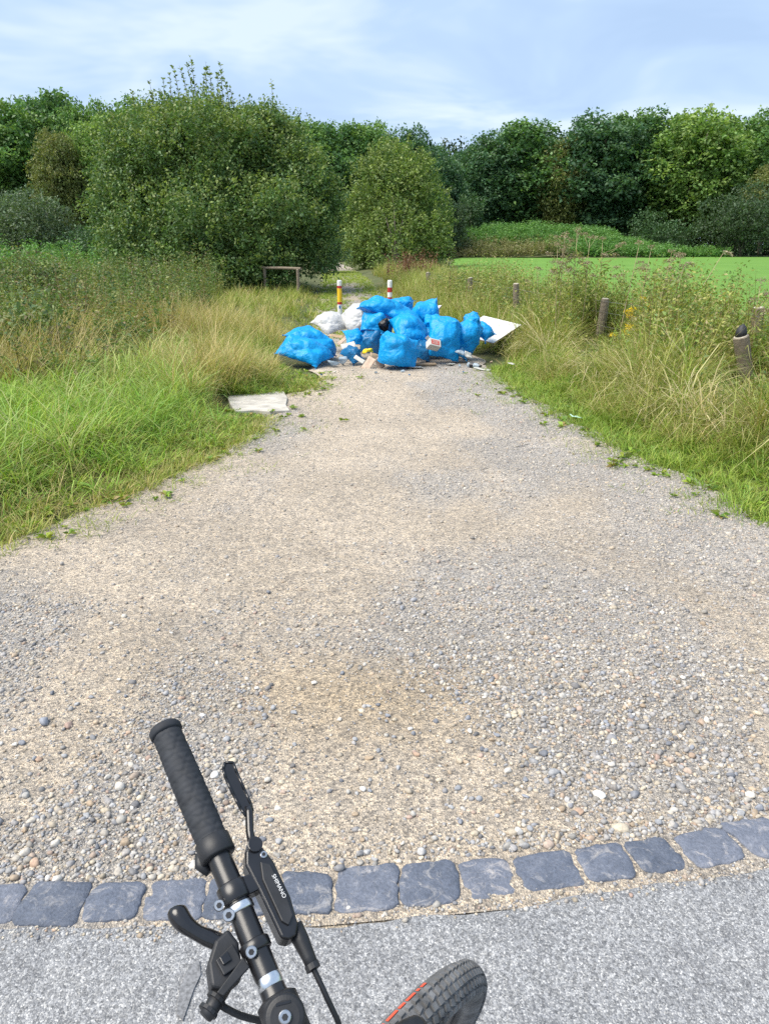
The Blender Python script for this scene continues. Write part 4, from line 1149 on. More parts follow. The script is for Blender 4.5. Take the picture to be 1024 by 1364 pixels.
def bag_film(name, col, rough=.38, alpha=1.0, wr=.5, dirt=0.0):
    m, nt, b = new_mat(name)
    c = coords(nt)
    n1 = tex(nt, 'noise', 7, 5, .6, c)
    n1.inputs['Distortion'].default_value = 1.2
    n2 = tex(nt, 'noise', 12, 3, .5, c)
    q = ramp(nt, [(.3, tuple(x * .82 for x in col)), (.7, tuple(min(1, x * 1.12) for x in col))], n1.outputs['Fac'])
    if dirt: q = mixc(nt, q, (.30, .25, .18), ramp(nt, [(.55, (0, 0, 0)), (.8, (dirt, dirt, dirt))], n2.outputs['Fac']))
    nt.links.new(q, b.inputs['Base Color'])
    b.inputs['Roughness'].default_value = rough
    b.inputs['Specular IOR Level'].default_value = .45
    wv = nt.nodes.new('ShaderNodeTexVoronoi'); wv.feature = 'DISTANCE_TO_EDGE'; wv.inputs['Scale'].default_value = 5
    mp = nt.nodes.new('ShaderNodeVectorMath'); mp.operation = 'ADD'
    sc_ = nt.nodes.new('ShaderNodeVectorMath'); sc_.operation = 'SCALE'; sc_.inputs['Scale'].default_value = .22
    nt.links.new(n1.outputs['Color'], sc_.inputs[0]); nt.links.new(c, mp.inputs[0]); nt.links.new(sc_.outputs[0], mp.inputs[1]); nt.links.new(mp.outputs[0], wv.inputs['Vector'])
    hgt = nt.nodes.new('ShaderNodeMath'); hgt.operation = 'ADD'
    mlt = nt.nodes.new('ShaderNodeMath'); mlt.operation = 'MULTIPLY'; mlt.inputs[1].default_value = .9
    mi = nt.nodes.new('ShaderNodeMath'); mi.operation = 'MINIMUM'; mi.inputs[1].default_value = .25
    nt.links.new(wv.outputs['Distance'], mi.inputs[0]); nt.links.new(mi.outputs[0], mlt.inputs[0])
    nt.links.new(mlt.outputs[0], hgt.inputs[0]); nt.links.new(n2.outputs['Fac'], hgt.inputs[1])
    bump(nt, b, hgt.outputs[0], wr, .03)
    t = nt.nodes.new('ShaderNodeBsdfTranslucent'); nt.links.new(q, t.inputs['Color'])
    mx = nt.nodes.new('ShaderNodeMixShader'); mx.inputs[0].default_value = .3
    nt.links.new(b.outputs[0], mx.inputs[1]); nt.links.new(t.outputs[0], mx.inputs[2])
    last = mx.outputs[0]
    if alpha < 1:
        tr = nt.nodes.new('ShaderNodeBsdfTransparent'); m2 = nt.nodes.new('ShaderNodeMixShader'); m2.inputs[0].default_value = alpha
        nt.links.new(tr.outputs[0], m2.inputs[1]); nt.links.new(last, m2.inputs[2]); last = m2.outputs[0]
    nt.links.new(last, nt.nodes['Material Output'].inputs['Surface'])
    return m
BLUE = bag_film('blue_film', (0.002, 0.37, 0.78), .45, 1, .5)
DBLUE = bag_film('dull_blue_film', (0.015, 0.19, 0.42), .3, .88, .35)
WFILM = bag_film('white_film', (0.66, 0.66, 0.65), .45, 1, .25, .12)
CLEAR = bag_film('pale_clear_film', (0.50, 0.60, 0.68), .3, .75, .3, .15)
BLACKF = bag_film('black_film', (0.010, 0.010, 0.016), .3, 1, .9)

CREASE = bpy.data.textures.new('crease', 'CLOUDS'); CREASE.noise_scale = .34; CREASE.noise_type = 'HARD_NOISE'; CREASE.noise_depth = 1
CRINKLE = bpy.data.textures.new('crinkle', 'CLOUDS'); CRINKLE.noise_scale = .11; CRINKLE.noise_type = 'HARD_NOISE'; CRINKLE.noise_depth = 1
sims = {}
def proto(key):
    if key not in sims:
        sims[key] = {'pillow': lambda: bag_sim(1, .66, .82, .74), 'pillow2': lambda: bag_sim(2, .62, .68, .78), 'fat': lambda: bag_sim(3, .62, .64, .84),
                     'neck': lambda: bag_sim(4, .60, .80, .84, True, True), 'neck2': lambda: bag_sim(5, .58, .72, .9, True, True), 'slack': lambda: bag_sim(6, .66, .86, .62),
                     'up': lambda: bag_sim(7, .60, .66, .80, False, True), 'slack2': lambda: bag_sim(8, .60, .70, .5, False, True)}[key]()
    return sims[key]
from mathutils import Euler
def place_bag(key, rot, box, mat, label, depth=None, name='rubbish_bag', group='blue rubbish bags of the dumped pile', seed=0, cat='rubbish bag', depth_scale=1.0):
    X_, Q = proto(key)
    Rm = np.array(Euler([math.radians(a) for a in rot]).to_matrix())
    P = X_ @ Rm.T
    P = P - (P.max(0) + P.min(0)) / 2
    if seed:
        P = P * (1 + .16 * (fbm(P[:, 0] * 4 + seed, P[:, 2] * 4 + P[:, 1] * 3, seed)[:, None] - .5))
    u0, u1, v0, v1 = box
    gu, gv = .09 * (u1 - u0), .10 * (v1 - v0); u0, u1, v0 = u0 - gu, u1 + gu, v0 - gv * .6
    def fit(d):
        ex = P[:, 0].max() - P[:, 0].min(); up = P @ _U; eu = up.max() - up.min()
        sx, su = (u1 - u0) / FPX * d / ex, (v1 - v0) / FPX * d / eu
        G = P * [sx, math.sqrt(sx * su) * depth_scale, su]
        c = at((u0 + u1) / 2, (v0 + v1) / 2, d)
        up = G @ _U
        return G - _U * (up.max() + up.min()) / 2 + c
    if depth is None:
        lo_, hi_ = 8.5, 13.0
        for _ in range(25):
            d = (lo_ + hi_) / 2
            if fit(d)[:, 2].min() > -.02: lo_ = d
            else: hi_ = d
        depth = lo_
    G = fit(depth)
    G[:, 2] = np.where(G[:, 2] < .012, .012 + (G[:, 2] - .012) * .05, G[:, 2])
    org = np.array([G[:, 0].mean(), G[:, 1].mean(), G[:, 2].min()])
    o = link(name, build_mesh(name, G - org, [Q], smooth=True), None, mat)
    o.location = org
    md = o.modifiers.new('smooth', 'SUBSURF'); md.levels = md.render_levels = 2
    for tx_, st_ in ((CREASE, .06), (CRINKLE, .012)):
        md = o.modifiers.new('creases', 'DISPLACE'); md.texture = tx_; md.strength = st_; md.mid_level = .5; md.texture_coords = 'LOCAL'
    tag(o, label, cat, group)
    print('bag', label[:40], 'depth', round(depth, 2), 'zmin', round(org[2], 2), 'size', (G.max(0) - G.min(0)).round(2))
    return o
place_bag('pillow', (14, -10, 62), (370, 441, 448, 499), BLUE, 'blue bag lying lowest at the far left front of the pile', seed=3)
place_bag('pillow2', (25, 12, 80), (382, 443, 433, 478), BLUE, 'blue bag lying just behind the leftmost front bag', 10.6, seed=4)
place_bag('fat', (24, -14, 40), (415, 465, 414, 455), WFILM, 'greyish white bag at the left rear of the pile', 11.4, group='white rubbish bags of the dumped pile', seed=5)
place_bag('pillow2', (20, -38, 10), (456, 512, 404, 450), WFILM, 'white bag leaning under the topmost blue bag', 11.35, group='white rubbish bags of the dumped pile', seed=6)
place_bag('pillow', (28, 8, 96), (478, 556, 398, 442), BLUE, 'large blue bag lying on top of the pile with its corner to the left', 10.95, seed=7)
place_bag('slack2', (0, 10, 30), (521, 552, 394, 416), BLUE, 'small crumpled blue bag end sticking up at the very top', 11.4, seed=8)
place_bag('up', (-20, 20, 15), (482, 523, 417, 452), BLUE, 'blue bag with a dark opening left below the top bag', 10.75, seed=9)
place_bag('fat', (20, 10, 20), (519, 569, 418, 466), BLUE, 'round blue bag in the middle of the pile', 10.6, seed=10)
place_bag('up', (5, -14, -20), (549, 584, 401, 452), BLUE, 'blue bag with a pointed top right of the topmost bag', 11.1, seed=11)
place_bag('up', (6, 10, 24), (505, 556, 443, 494), BLUE, 'bulging blue bag at the front centre on the gravel', seed=12)
place_bag('pillow2', (60, 14, 10), (570, 613, 421, 486), BLUE, 'tall blue bag with the red and white carton against it', 10.35, seed=13)
place_bag('neck', (18, 34, 30), (598, 642, 426, 478), BLUE, 'slumped blue bag with a long dark fold near the right end', 10.6, seed=14)
place_bag('slack2', (10, -20, 50), (616, 639, 416, 440), BLUE, 'small crumpled blue bag at the upper right of the pile', 11.1, seed=15)
place_bag('pillow2', (30, -20, 40), (628, 660, 428, 462), BLUE, 'blue bag at the far right beside the big white board', 10.85, seed=16)
place_bag('slack', (34, 10, 20), (456, 486, 437, 464), BLUE, 'small blue bag left of centre under the white bag', 10.7, seed=17)
place_bag('slack2', (10, 10, 0), (480, 510, 440, 474), DBLUE, 'dull see-through blue bag left beside the front centre bag', 10.55, seed=18)
place_bag('slack', (24, -18, 40), (453, 484, 458, 492), DBLUE, 'torn dull blue bag spilling scraps onto the gravel', None, seed=19)
place_bag('slack2', (0, 20, 20), (552, 578, 452, 484), DBLUE, 'dull crinkled blue bag below the red and white carton', 10.35, seed=20)
place_bag('slack', (20, 10, 80), (600, 622, 460, 485), DBLUE, 'flat dull blue bag scrap at the right front foot of the pile', None, seed=21)
place_bag('slack2', (20, 0, 10), (502, 519, 425, 444), BLACKF, 'black plastic showing in the open blue bag', 10.62, seed=22, group='black plastic in the pile')
place_bag('slack2', (10, 0, 60), (562, 590, 418, 456), BLUE, 'blue bag corner wedged behind the tall blue bag', 10.85, seed=23)
place_bag('pillow2', (10, 15, 10), (540, 600, 430, 478), BLUE, 'blue bag buried in the right middle of the pile', 10.95, seed=24)

# ------------------------------------------------------------------ boards, cartons and scraps
BOARD = plain('white_laminate', (0.66, 0.66, 0.65), 0.45, nscale=6, namp=.08)
EDGE = plain('chipboard_edge', (0.34, 0.25, 0.16), 0.9, nscale=80, namp=.3)
def board(cs, label, th=.018):
    a, b_, c = (np.asarray(q, float) for q in cs)        # lower, right, top corners
    e1 = b_ - a; e2 = c - b_; e2 = e2 - unit(e1) * np.dot(e2, unit(e1))
    nn = unit(np.cross(e1, e2)); nn = nn if nn[2] > 0 else -nn
    t = empty('white_board', a)
    mb = MB(); mb.box((e1 + e2) / 2 - nn * th / 2, e1 / 2, e2 / 2, nn * th / 2); mb.build('core', EDGE, t)
    mb = MB(); mb.box((e1 + e2) / 2 + nn * .0012, e1 / 2 * .998, e2 / 2 * .998, nn * .001); mb.build('laminate', BOARD, t)
    return tag(t, label, 'board', 'white boards in the dumped pile')
board((at(657, 457, 10.9), at(694, 432.5, 11.2), at(652, 415.5, 11.75)), 'large white board tilted at the right end of the pile')
board((at(572, 425, 11.5), at(588, 406.5, 11.7), at(566, 411, 11.9)), 'white board corner poking up behind the pointed blue bag')

def crumple(name, u, v, size, mat, label, cat, d=None, flat=.6, seed=1, z=None, squash=(1, 1), group=None):
    r = np.random.default_rng(seed)
    V, F = ICO3
    P = V.copy()
    for _ in range(10):
        dd = unit(r.normal(size=3)); t = r.uniform(.2, .7); p_ = P @ dd
        P = P - np.maximum(p_ - t, 0)[:, None] * dd * 1.25
    P = P * (1 + .25 * r.normal(size=(len(P), 1)) * .5)
    P = P * [squash[0], squash[1], flat] * size / 2
    o = link(name, build_mesh(name, P - [0, 0, P[:, 2].min()], [F]), None, mat)
    o.location = gr(u, v) if d is None else at(u, v, d)
    o.rotation_euler = (r.normal(0, .15), r.normal(0, .15), r.uniform(0, 6))
    return tag(o, label, cat, group)
def sheet(name, u, v, w, h, mat, label, cat, d=None, rot=(0, 0, 0), seed=1, curl=.3, group=None, th=.003, lift=.01):
    r = np.random.default_rng(seed)
    gx, gy = np.meshgrid(np.linspace(-.5, .5, 7), np.linspace(-.5, .5, 7))
    z = curl * min(w, h) * (fbm(gx * 2.2 + seed, gy * 2.2, seed) - .3) + curl * .5 * w * gx ** 2
    z = z - z.min()
    V = np.stack([gx * w, gy * h, z], -1).reshape(-1, 3)
    o = link(name, build_mesh(name, V, [grid_faces(7, 7)]), None, mat)
    p = gr(u, v, 0) if d is None else at(u, v, d)
    o.location = (p[0], p[1], p[2] + lift); o.rotation_euler = rot
    md = o.modifiers.new('thick', 'SOLIDIFY'); md.thickness = th
    return tag(o, label, cat, group)
CARD = plain('cardboard', (0.40, 0.28, 0.17), .85, nscale=15, namp=.2)
PINK = plain('pale_scrap', (0.46, 0.35, 0.27), .8, nscale=15, namp=.2)
PAPER = plain('paper', (0.52, 0.51, 0.47), .7, nscale=15, namp=.12)
PLYEL = plain('yellow_plastic', (0.85, 0.62, 0.02), .4, nscale=15, namp=.15)
WOOD = plain('old_board', (0.27, 0.20, 0.13), .85, nscale=25, namp=.35)
RUST = plain('rubble', (0.48, 0.38, 0.28), .9, nscale=18, namp=.3)
crumple('yellow_plastic', 487, 472, .19, PLYEL, 'bright yellow crumpled plastic in the torn bag', 'scrap', 10.15, .8, 3)
crumple('clear_plastic', 441, 488, .24, CLEAR, 'pale crumpled plastic right of the leftmost bag', 'scrap', None, .8, 4)
crumple('clear_plastic', 456, 487, .24, CLEAR, 'bluish white crumpled plastic touching the torn bag', 'scrap', None, .7, 5)
crumple('clear_plastic', 612, 474, .17, CLEAR, 'clear crumpled film at the right foot of the pile', 'scrap', 10.15, .8, 6)
sheet('cardboard_flap', 500, 478, .18, .12, CARD, 'brown cardboard flap beside the yellow plastic', 'cardboard', 10.1, (.9, .4, .3), 7)
sheet('cardboard_flap', 491, 486, .20, .12, PINK, 'pinkish card strip in front of the torn bag', 'cardboard', 10.0, (.7, -.9, .5), 8)
sheet('cardboard_flap', 505, 485, .16, .10, PINK, 'pale card piece leaning on the front centre bag', 'cardboard', 10.0, (1.1, 1.0, .2), 9)
sheet('paper_scrap', 479, 480, .16, .06, PAPER, 'white paper strip across the torn bag', 'paper', 10.05, (.9, .5, -.3), 10)
sheet('paper_scrap', 464, 462, .20, .10, PAPER, 'white sheet above the torn bag', 'paper', 10.5, (.8, -.2, .2), 11)
sheet('cardboard_flap', 459, 452, .26, .06, PINK, 'pale timber-coloured strip under the white bag', 'cardboard', 10.8, (.6, -.7, .3), 12)
sheet('cardboard_flap', 448, 449, .22, .06, CARD, 'dark brown strip below the greyish white bag', 'cardboard', 10.9, (.5, .1, .1), 13)
sheet('paper_scrap', 552, 490, .22, .14, PAPER, 'grey paper scrap on the gravel right of the front centre bag', 'paper', None, (0, .1, .3), 14, .2)
sheet('paper_scrap', 600, 486, .14, .08, PAPER, 'tiny pale scrap on the gravel below the tall bag', 'paper', None, (0, .1, 1.0), 15, .2)
sheet('paper_scrap', 642, 493, .22, .10, PAPER, 'white paper scrap beside the bottle', 'paper', None, (0, .1, -.4), 16, .25)
sheet('paper_scrap', 680, 495, .09, .05, PAPER, 'little white scrap in the right verge grass', 'paper', None, (.2, .1, .6), 17, .3, lift=.10)
sheet('paper_scrap', 697, 460, .30, .10, PAPER, 'pale scrap in the dry grass below the big white board', 'paper', None, (.3, .1, .1), 18, .3, lift=.25)
sheet('paper_scrap', 766, 562, .10, .08, plain('teal_paper', (.42, .62, .52), .6, nscale=15, namp=.1), 'pale teal scrap at the right gravel edge', 'paper', None, (.1, .2, .5), 19, .3, lift=.045)
sheet('paper_scrap', 623, 474, .12, .09, PAPER, 'white scrap under the slumped blue bag', 'paper', 10.2, (.9, .3, .5), 23, .4)
mb = MB(); p = gr(566, 487); mb.box(p * 0 + [0, 0, .02], [.15, .02, 0], [-.008, .05, 0], [0, 0, .012])
o = mb.build('wood_offcut', WOOD, bevel=.003); o.location = p; tag(o, 'short brown board offcut in front of the carton', 'board offcut')
SCRAPS = ['tiny pale scrap below the torn bag', 'tiny pinkish scrap below the left half of the front centre bag', 'tiny clear scrap below the middle of the front centre bag', 'tiny blue crumb farthest forward before the front centre bag', 'tiny pale scrap right beside the board offcut', 'tiny pinkish scrap between board offcut and tall bag', 'tiny clear scrap left of the lying bottle', 'tiny blue crumb just below left of the lying bottle', 'tiny pale scrap right below the leftmost bag', 'tiny pinkish scrap in the grass under the big white board', 'tiny clear scrap under the left corner of the front centre bag', 'tiny blue crumb in front of the leftmost bag']
for i, (u, v, sz) in enumerate([(470, 495, .06), (520, 497, .05), (536, 496, .07), (545, 500, .04), (585, 490, .06), (594, 492, .05), (612, 489, .07), (617, 496, .05), (446, 497, .06), (655, 484, .07), (500, 497, .07), (428, 500, .05)]):
    crumple('litter_scrap', u, v, sz, (PAPER, PINK, CLEAR, DBLUE)[i % 4], SCRAPS[i], 'scrap', None, .6, 40 + i, group='tiny scraps before the pile')
# printed carton with crumpled flaps
p = at(577, 459, 10.12)
cart = empty('carton', p); cart.rotation_euler = (math.radians(-38), math.radians(14), math.radians(20))
mb = MB(); mb.box([0, 0, 0], [.085, 0, 0], [0, .06, 0], [0, 0, .055]); mb.build('box', PAPER, cart, bevel=.006)
mb = MB(); mb.box([0, -.0615, 0], [.06, 0, 0], [0, .001, 0], [0, 0, .035]); o = mb.build('red_print', plain('red_print', (.50, .07, .05), .5, nscale=20), cart)
for k in range(3):
    mb = MB(); mb.box([0, -.0632, .018 - .018 * k], [.045 - .01 * (k == 1), 0, 0], [0, .0006, 0], [0, 0, .003]); mb.build('print_line', PAPER, o)
for sgn in (-1, 1):
    mb = MB(); mb.box([sgn * .075, -.01, .07], [.03, 0, .02 * sgn], [0, .04, 0], [0, 0, .0015]); mb.build('flap', PAPER, cart)
tag(cart, 'red and white printed carton wedged between blue bags', 'carton')
# bottle on the gravel
p = gr(631, 490); bt = empty('bottle', p); bt.rotation_euler.z = math.radians(-38)
DK = plain('dark_plastic', (.02, .022, .026), .3, nscale=20)
mb = MB(); mb.tube([[-.10, 0, .034], [-.095, 0, .034], [.02, 0, .034], [.05, 0, .034], [.075, 0, .034], [.085, 0, .034]], [.02, .033, .033, .03, .014, .013], 14); mb.build('body', CLEAR, bt, smooth=True)
mb = MB(); mb.tube([[.085, 0, .034], [.11, 0, .034]], .017, 12); mb.build('cap', DK, bt)
mb = MB(); mb.tube([[-.06, 0, .034], [.0, 0, .034]], .0338, 14, False); mb.build('wrapper', DK, bt, smooth=True)
tag(bt, 'small bottle with dark cap lying right of the pile', 'bottle')
crumple('rubble_lump', 344, 456, .34, RUST, 'pale rubble lump in the grass left of the pile', 'rubble', None, .5, 30, squash=(1, .6))
crumple('rubble_lump', 330, 452, .22, RUST, 'smaller brownish rubble lump at the dry grass tuft', 'rubble', None, .5, 31)

# ------------------------------------------------------------------ tall plants at the fence
def umbel_plant(u, vtop, y, label, seed, heads=7, pal=((.30, .24, .16), (.22, .17, .11), (.38, .32, .22)), spread=.22, leafy=None, name='dry_umbel', cat='dry stalk', group='dry seed stalks along the fence'):
    r = np.random.default_rng(seed)
    top = top_at(u, vtop, y)
    b_ = np.array([top[0] + r.normal(0, .08), y + r.normal(0, .05), float(gz(top[0], y))])
    t = empty(name, b_)
    mb = MB(); q = top - b_
    mid = q * .5 + [r.normal(0, .03), 0, 0]
    mb.tube([[0, 0, -.03], q * .25 + (mid - q * .5) * .6, mid, q * .8, q], [.007, .0065, .0055, .004, .003], 6)
    st = Stuff()
    for k in range(heads):
        f = r.uniform(.6, .98) if k else 1.0
        s0 = q * f
        e_ = s0 + np.array([r.normal(0, spread), r.normal(0, spread * .6), r.uniform(.06, .2)]) * (1.2 - .3 * f) if k else s0 + [0, 0, .05]
        mb.tube([s0, (s0 + e_) / 2 + [0, 0, -.01], e_], [.003, .0025, .002], 5)
        n = 46
        a = r.uniform(0, 2 * math.pi, n); rad = .055 * np.sqrt(r.random(n))
        P = e_ + np.stack([np.cos(a) * rad, np.sin(a) * rad, .02 + r.normal(0, .012, n) - rad * .2], -1)
        hs = Stuff(); hs.quads(leaf_quads(P, r.normal(0, 1, (n, 3)) + [0, 0, .8], .022, .016, r), pick(r, pal, n, .3))
        hd_ = link('seed_head', hs.mesh('seed_head'), t, M['leaf']); hd_['kind'] = 'stuff'
    if leafy:
        n = leafy
        tt = r.uniform(.05, .85, n); P = q * tt[:, None] + r.normal(0, .05, (n, 3)); D = r.normal(0, 1, (n, 3)) + [0, 0, .4]
        st.quads(leaf_quads(P, D, .10, .022, r), pick(r, OLIVE + [[.30, .28, .10]], n, .3))
    mb.build('stem', plain('dry_stem', (.30, .25, .14), .8, nscale=20) if 'stemm' not in M else M['stemm'], t, smooth=True)
    if leafy: link('leaves', st.mesh('leaves'), t, M['leaf'])['kind'] = 'stuff'
    return tag(t, label, cat, group)
M['stemm'] = plain('dry_stem', (.33, .27, .15), .8, nscale=20, namp=.3)
for i, (u, v, y, lab, hd) in enumerate([(752, 318, 11.2, 'left dry umbel stalk of the tall cluster before the mound', 8), (768, 312, 11.4, 'tallest dry umbel stalk in the cluster before the mound', 9), (785, 322, 11.3, 'dry umbel stalk right of the tallest in the cluster', 8), (802, 324, 11.6, 'dry umbel stalk above the leaning fence post', 8),
        (742, 332, 11.0, 'short dry umbel stalk at the left of the tall cluster', 7), (850, 330, 10.6, 'lone dry umbel stalk between the cluster and the reeds', 6), (866, 335, 10.8, 'second lone dry stalk right of the cluster', 5), (893, 342, 10.2, 'feathery dry stalk rising before the far dark bush', 6), (905, 350, 9.8, 'pale feathery stalk in the right weeds', 6), (716, 362, 13.5, 'dark dock stalk left of the umbel cluster', 4), (735, 366, 13.0, 'thin dock stalk next to the umbel cluster', 4), (1012, 382, 8.6, 'dry stalk at the right picture edge above the post', 5)]):
    umbel_plant(u, v, y, lab, 1300 + i, hd, leafy=90 if i < 5 else 40, spread=.14)
# leaning reed stems
for i, (u0, v0, u1, v1, y, lab) in enumerate([(918, 420, 962, 338, 9.6, 'long reed stem leaning right with a pale plume'), (890, 430, 912, 352, 9.8, 'shorter upright reed stem beside the leaning one'), (868, 455, 884, 375, 9.9, 'bent dry reed stem over the yellow flowers')]):
    a, b_ = top_at(u0, v0, y), top_at(u1, v1, y)
    a = a + (a - b_) * .55
    a[2] = max(a[2], .1)
    t = empty('reed_stem', a); mb = MB(); q = b_ - a
    mb.tube([[0, 0, 0], q * .5 + [-.03, 0, .03], q], [.006, .005, .003], 6); mb.build('stem', M['stemm'], t, smooth=True)
    rr = np.random.default_rng(1400 + i); n = 70; st = Stuff(); tt = rr.uniform(0, 1, n)
    P = q + np.stack([.10 * tt, 0 * tt, .02 - .03 * tt ** 2], -1) + rr.normal(0, .008, (n, 3))
    st.quads(leaf_quads(P, rr.normal(0, .5, (n, 3)) + [1.0, 0, .1], .04, .009, rr), pick(rr, [[.52, .45, .34], [.42, .36, .26]], n))
    link('plume', st.mesh('plume'), t, M['leaf']); tag(t, lab, 'reed', 'reed stems in the right weeds')
# yellow ragwort
YF = [[.75, .55, .02], [.85, .65, .04], [.62, .48, .03]]
for i, (u, v, y, lab) in enumerate([(832, 447, 10.4, 'low yellow flowering ragwort right of the leaning post'), (864, 412, 10.7, 'upper yellow ragwort in the right weeds'), (838, 420, 10.9, 'small yellow ragwort just above the low one'), (880, 428, 10.0, 'yellow ragwort farthest right in the weeds')]):
    umbel_plant(u, v, y, lab, 1500 + i, 7, YF, .10, 60, 'ragwort', 'flower', 'yellow ragwort plants by the fence')
# reddish dock clump under the egg-shaped willow
st = Stuff(); r = np.random.default_rng(1600)
x = at(548, 360, 34)[0] + r.normal(0, .5, 90); y = 34 + r.normal(0, .7, 90)
herbs(st, x, y, gz(x, y), r.uniform(.7, 1.35, 90), r, [[.20, .09, .06], [.26, .13, .09], [.15, .08, .05]], .11, 26, [[.18, .08, .05]], 1.2)
o = link('dock_clump', st.mesh('dock_clump'), None, M['leaf']); tag(o, 'reddish brown dock stalks under the egg-shaped willow', 'weeds', None, 'stuff')

# ------------------------------------------------------------------ bicycle leaning into the lower edge
BC = np.array([-0.085, 0.443, 0.937]); BF = np.array([0.834, 0.552, 0.0]); BF = unit(BF)
BL = np.array([-0.495, 0.747, 0.443]); BL = unit(BL - BF * np.dot(BL, BF)); BU = np.cross(BF, BL)
def bk(f, l, u): return BC + BF * f + BL * l + BU * u
WF = np.array([.6615, .75, 0]); WF = unit(WF); WL = np.array([-.7236, .638, .263]); WL = unit(WL - WF * np.dot(WL, WF)); WU = np.cross(WF, WL)
WR = .335
axle = BC + WF * .179 - WU * .648 - WL * .025
contact = axle - WU * WR
bike = empty('bicycle', contact)
def wb(f, l, u): return bk(f, l, u) - contact
def wf(f, l, u): return BC + WF * f + WL * l + WU * u - contact
def inv(p): q = np.asarray(p) - BC; return np.array([q @ BF, q @ BL, q @ BU])
TOCAM = unit(_O - bk(0, .05, 0))
ALU = plain('black_anodised', (.012, .012, .014), .32, .0, .6, nscale=40, namp=.3, bstr=.03, bscale=300)
MATT = plain('matt_black_plastic', (.014, .015, .018), .5, 0, .45, nscale=40, namp=.35, bstr=.06, bscale=400)
GLOSS = plain('gloss_black_plastic', (.010, .010, .012), .22, 0, .6, nscale=40, namp=.3)
RUBB = plain('grip_rubber', (.022, .025, .031), .72, 0, .35, nscale=60, namp=.3, bstr=.15, bscale=500, bdist=.001)
TYRE = plain('tyre_rubber', (.15, .15, .152), .9, 0, .25, nscale=35, namp=.5, bstr=.2, bscale=200)
SILV = plain('silver_alloy', (.72, .73, .75), .28, 1.0, .5, nscale=60, namp=.08)
STEEL = plain('steel_bolt', (.46, .47, .49), .3, 1.0, .5, nscale=60, namp=.1)
REDL = plain('red_lettering', (.75, .10, .05), .5, nscale=50, namp=.1)

mb = MB()
ls = np.linspace(-.30, .293, 40)
mb.tube([wb(-.0 - .06 * max(0, abs(l) - .12) ** 1.0 * .3, l, .10 * max(0, abs(l) - .1) * 0) for l in ls], [.0112 + .0045 * float(1 - sstep(.008, .016, abs(l))) for l in ls], 24)
bar_o = mb.build('handlebar', ALU, bike, smooth=True, bevel=0)
def sw(l): return -.018 * max(0, abs(l) - .12)
def ring(l0, l1, rad, name, mat, parent, seg=28, f=0, bev=.0008):
    mb = MB(); k = [l0, l0 + .0012, l1 - .0012, l1]
    mb.tube([wb(sw(l), l, 0) for l in k], [rad - .0012, rad, rad, rad - .0012], seg)
    return mb.build(name, mat, parent, smooth=True)
def grip(sgn):
    # sleeve with a relief of flat lozenges
    n_l, n_a = 100, 56
    V = []
    for i in range(n_l + 1):
        l = sgn * (.163 + (.289 - .163) * i / n_l)
        for j in range(n_a):
            a = 2 * math.pi * j / n_a
            t = i / n_l
            lo = abs(((t * 5.0 + .5 * math.sin(2 * a)) % 1.0) - .5) * 2
            lo2 = abs(((t * 5.0 - .5 * math.sin(2 * a) + .5) % 1.0) - .5) * 2
            g = min(lo, lo2)
            rad = .0144 + .0008 * min(1, g * 4.5) + .0012 * math.sin(math.pi * t) * .6 - .00035 * (abs(((t * 20) % 1) - .5) < .12)
            V.append(wb(sw(l) + rad * math.cos(a), l, rad * math.sin(a)))
    F = [(i * n_a + j, i * n_a + (j + 1) % n_a, (i + 1) * n_a + (j + 1) % n_a, (i + 1) * n_a + j) for i in range(n_l) for j in range(n_a)]
    if sgn < 0: F = [f[::-1] for f in F]
    me = bpy.data.meshes.new('grip'); me.from_pydata([tuple(v) for v in V], [], F); me.polygons.foreach_set('use_smooth', np.ones(len(F), bool)); me.update()
    g = link('grip', me, bike, RUBB)
    mb = MB(); k = [.286, .288, .293, .2955, .2965]
    mb.tube([wb(sw(l), sgn * l, 0) for l in k], [.0155, .0171, .0171, .0157, .010], 40); mb.build('end_flange', RUBB, g, smooth=True)
    mb = MB(); k = [.1455, .1470, .1635, .1645]
    mb.tube([wb(sw(l), sgn * l, 0) for l in k], [.0158, .0170, .0170, .0158], 40); mb.build('collar', MATT, g, smooth=True)
    mb = MB(); mb.tube([wb(-.012, sgn * .1395, -.010), wb(-.016, sgn * .150, -.011), wb(-.014, sgn * .160, -.008)], [.004, .0062, .004], 12); mb.build('collar_screw_boss', MATT, g, smooth=True)
grip(1); grip(-1)

def bolt(c, name, parent, rad=.0046, d=None, hgt=.004):
    d = TOCAM if d is None else d
    mb = MB(); c = np.asarray(c)
    mb.tube([c, c + d * hgt * .8, c + d * hgt], [rad, rad, rad * .86], 20)
    o = mb.build(name, STEEL, parent, smooth=False)
    mb = MB(); mb.tube([c + d * (hgt + .0001), c + d * (hgt + .0004)], [rad * .52, rad * .52], 6); s_ = mb.build('socket', MATT, o)
    return o
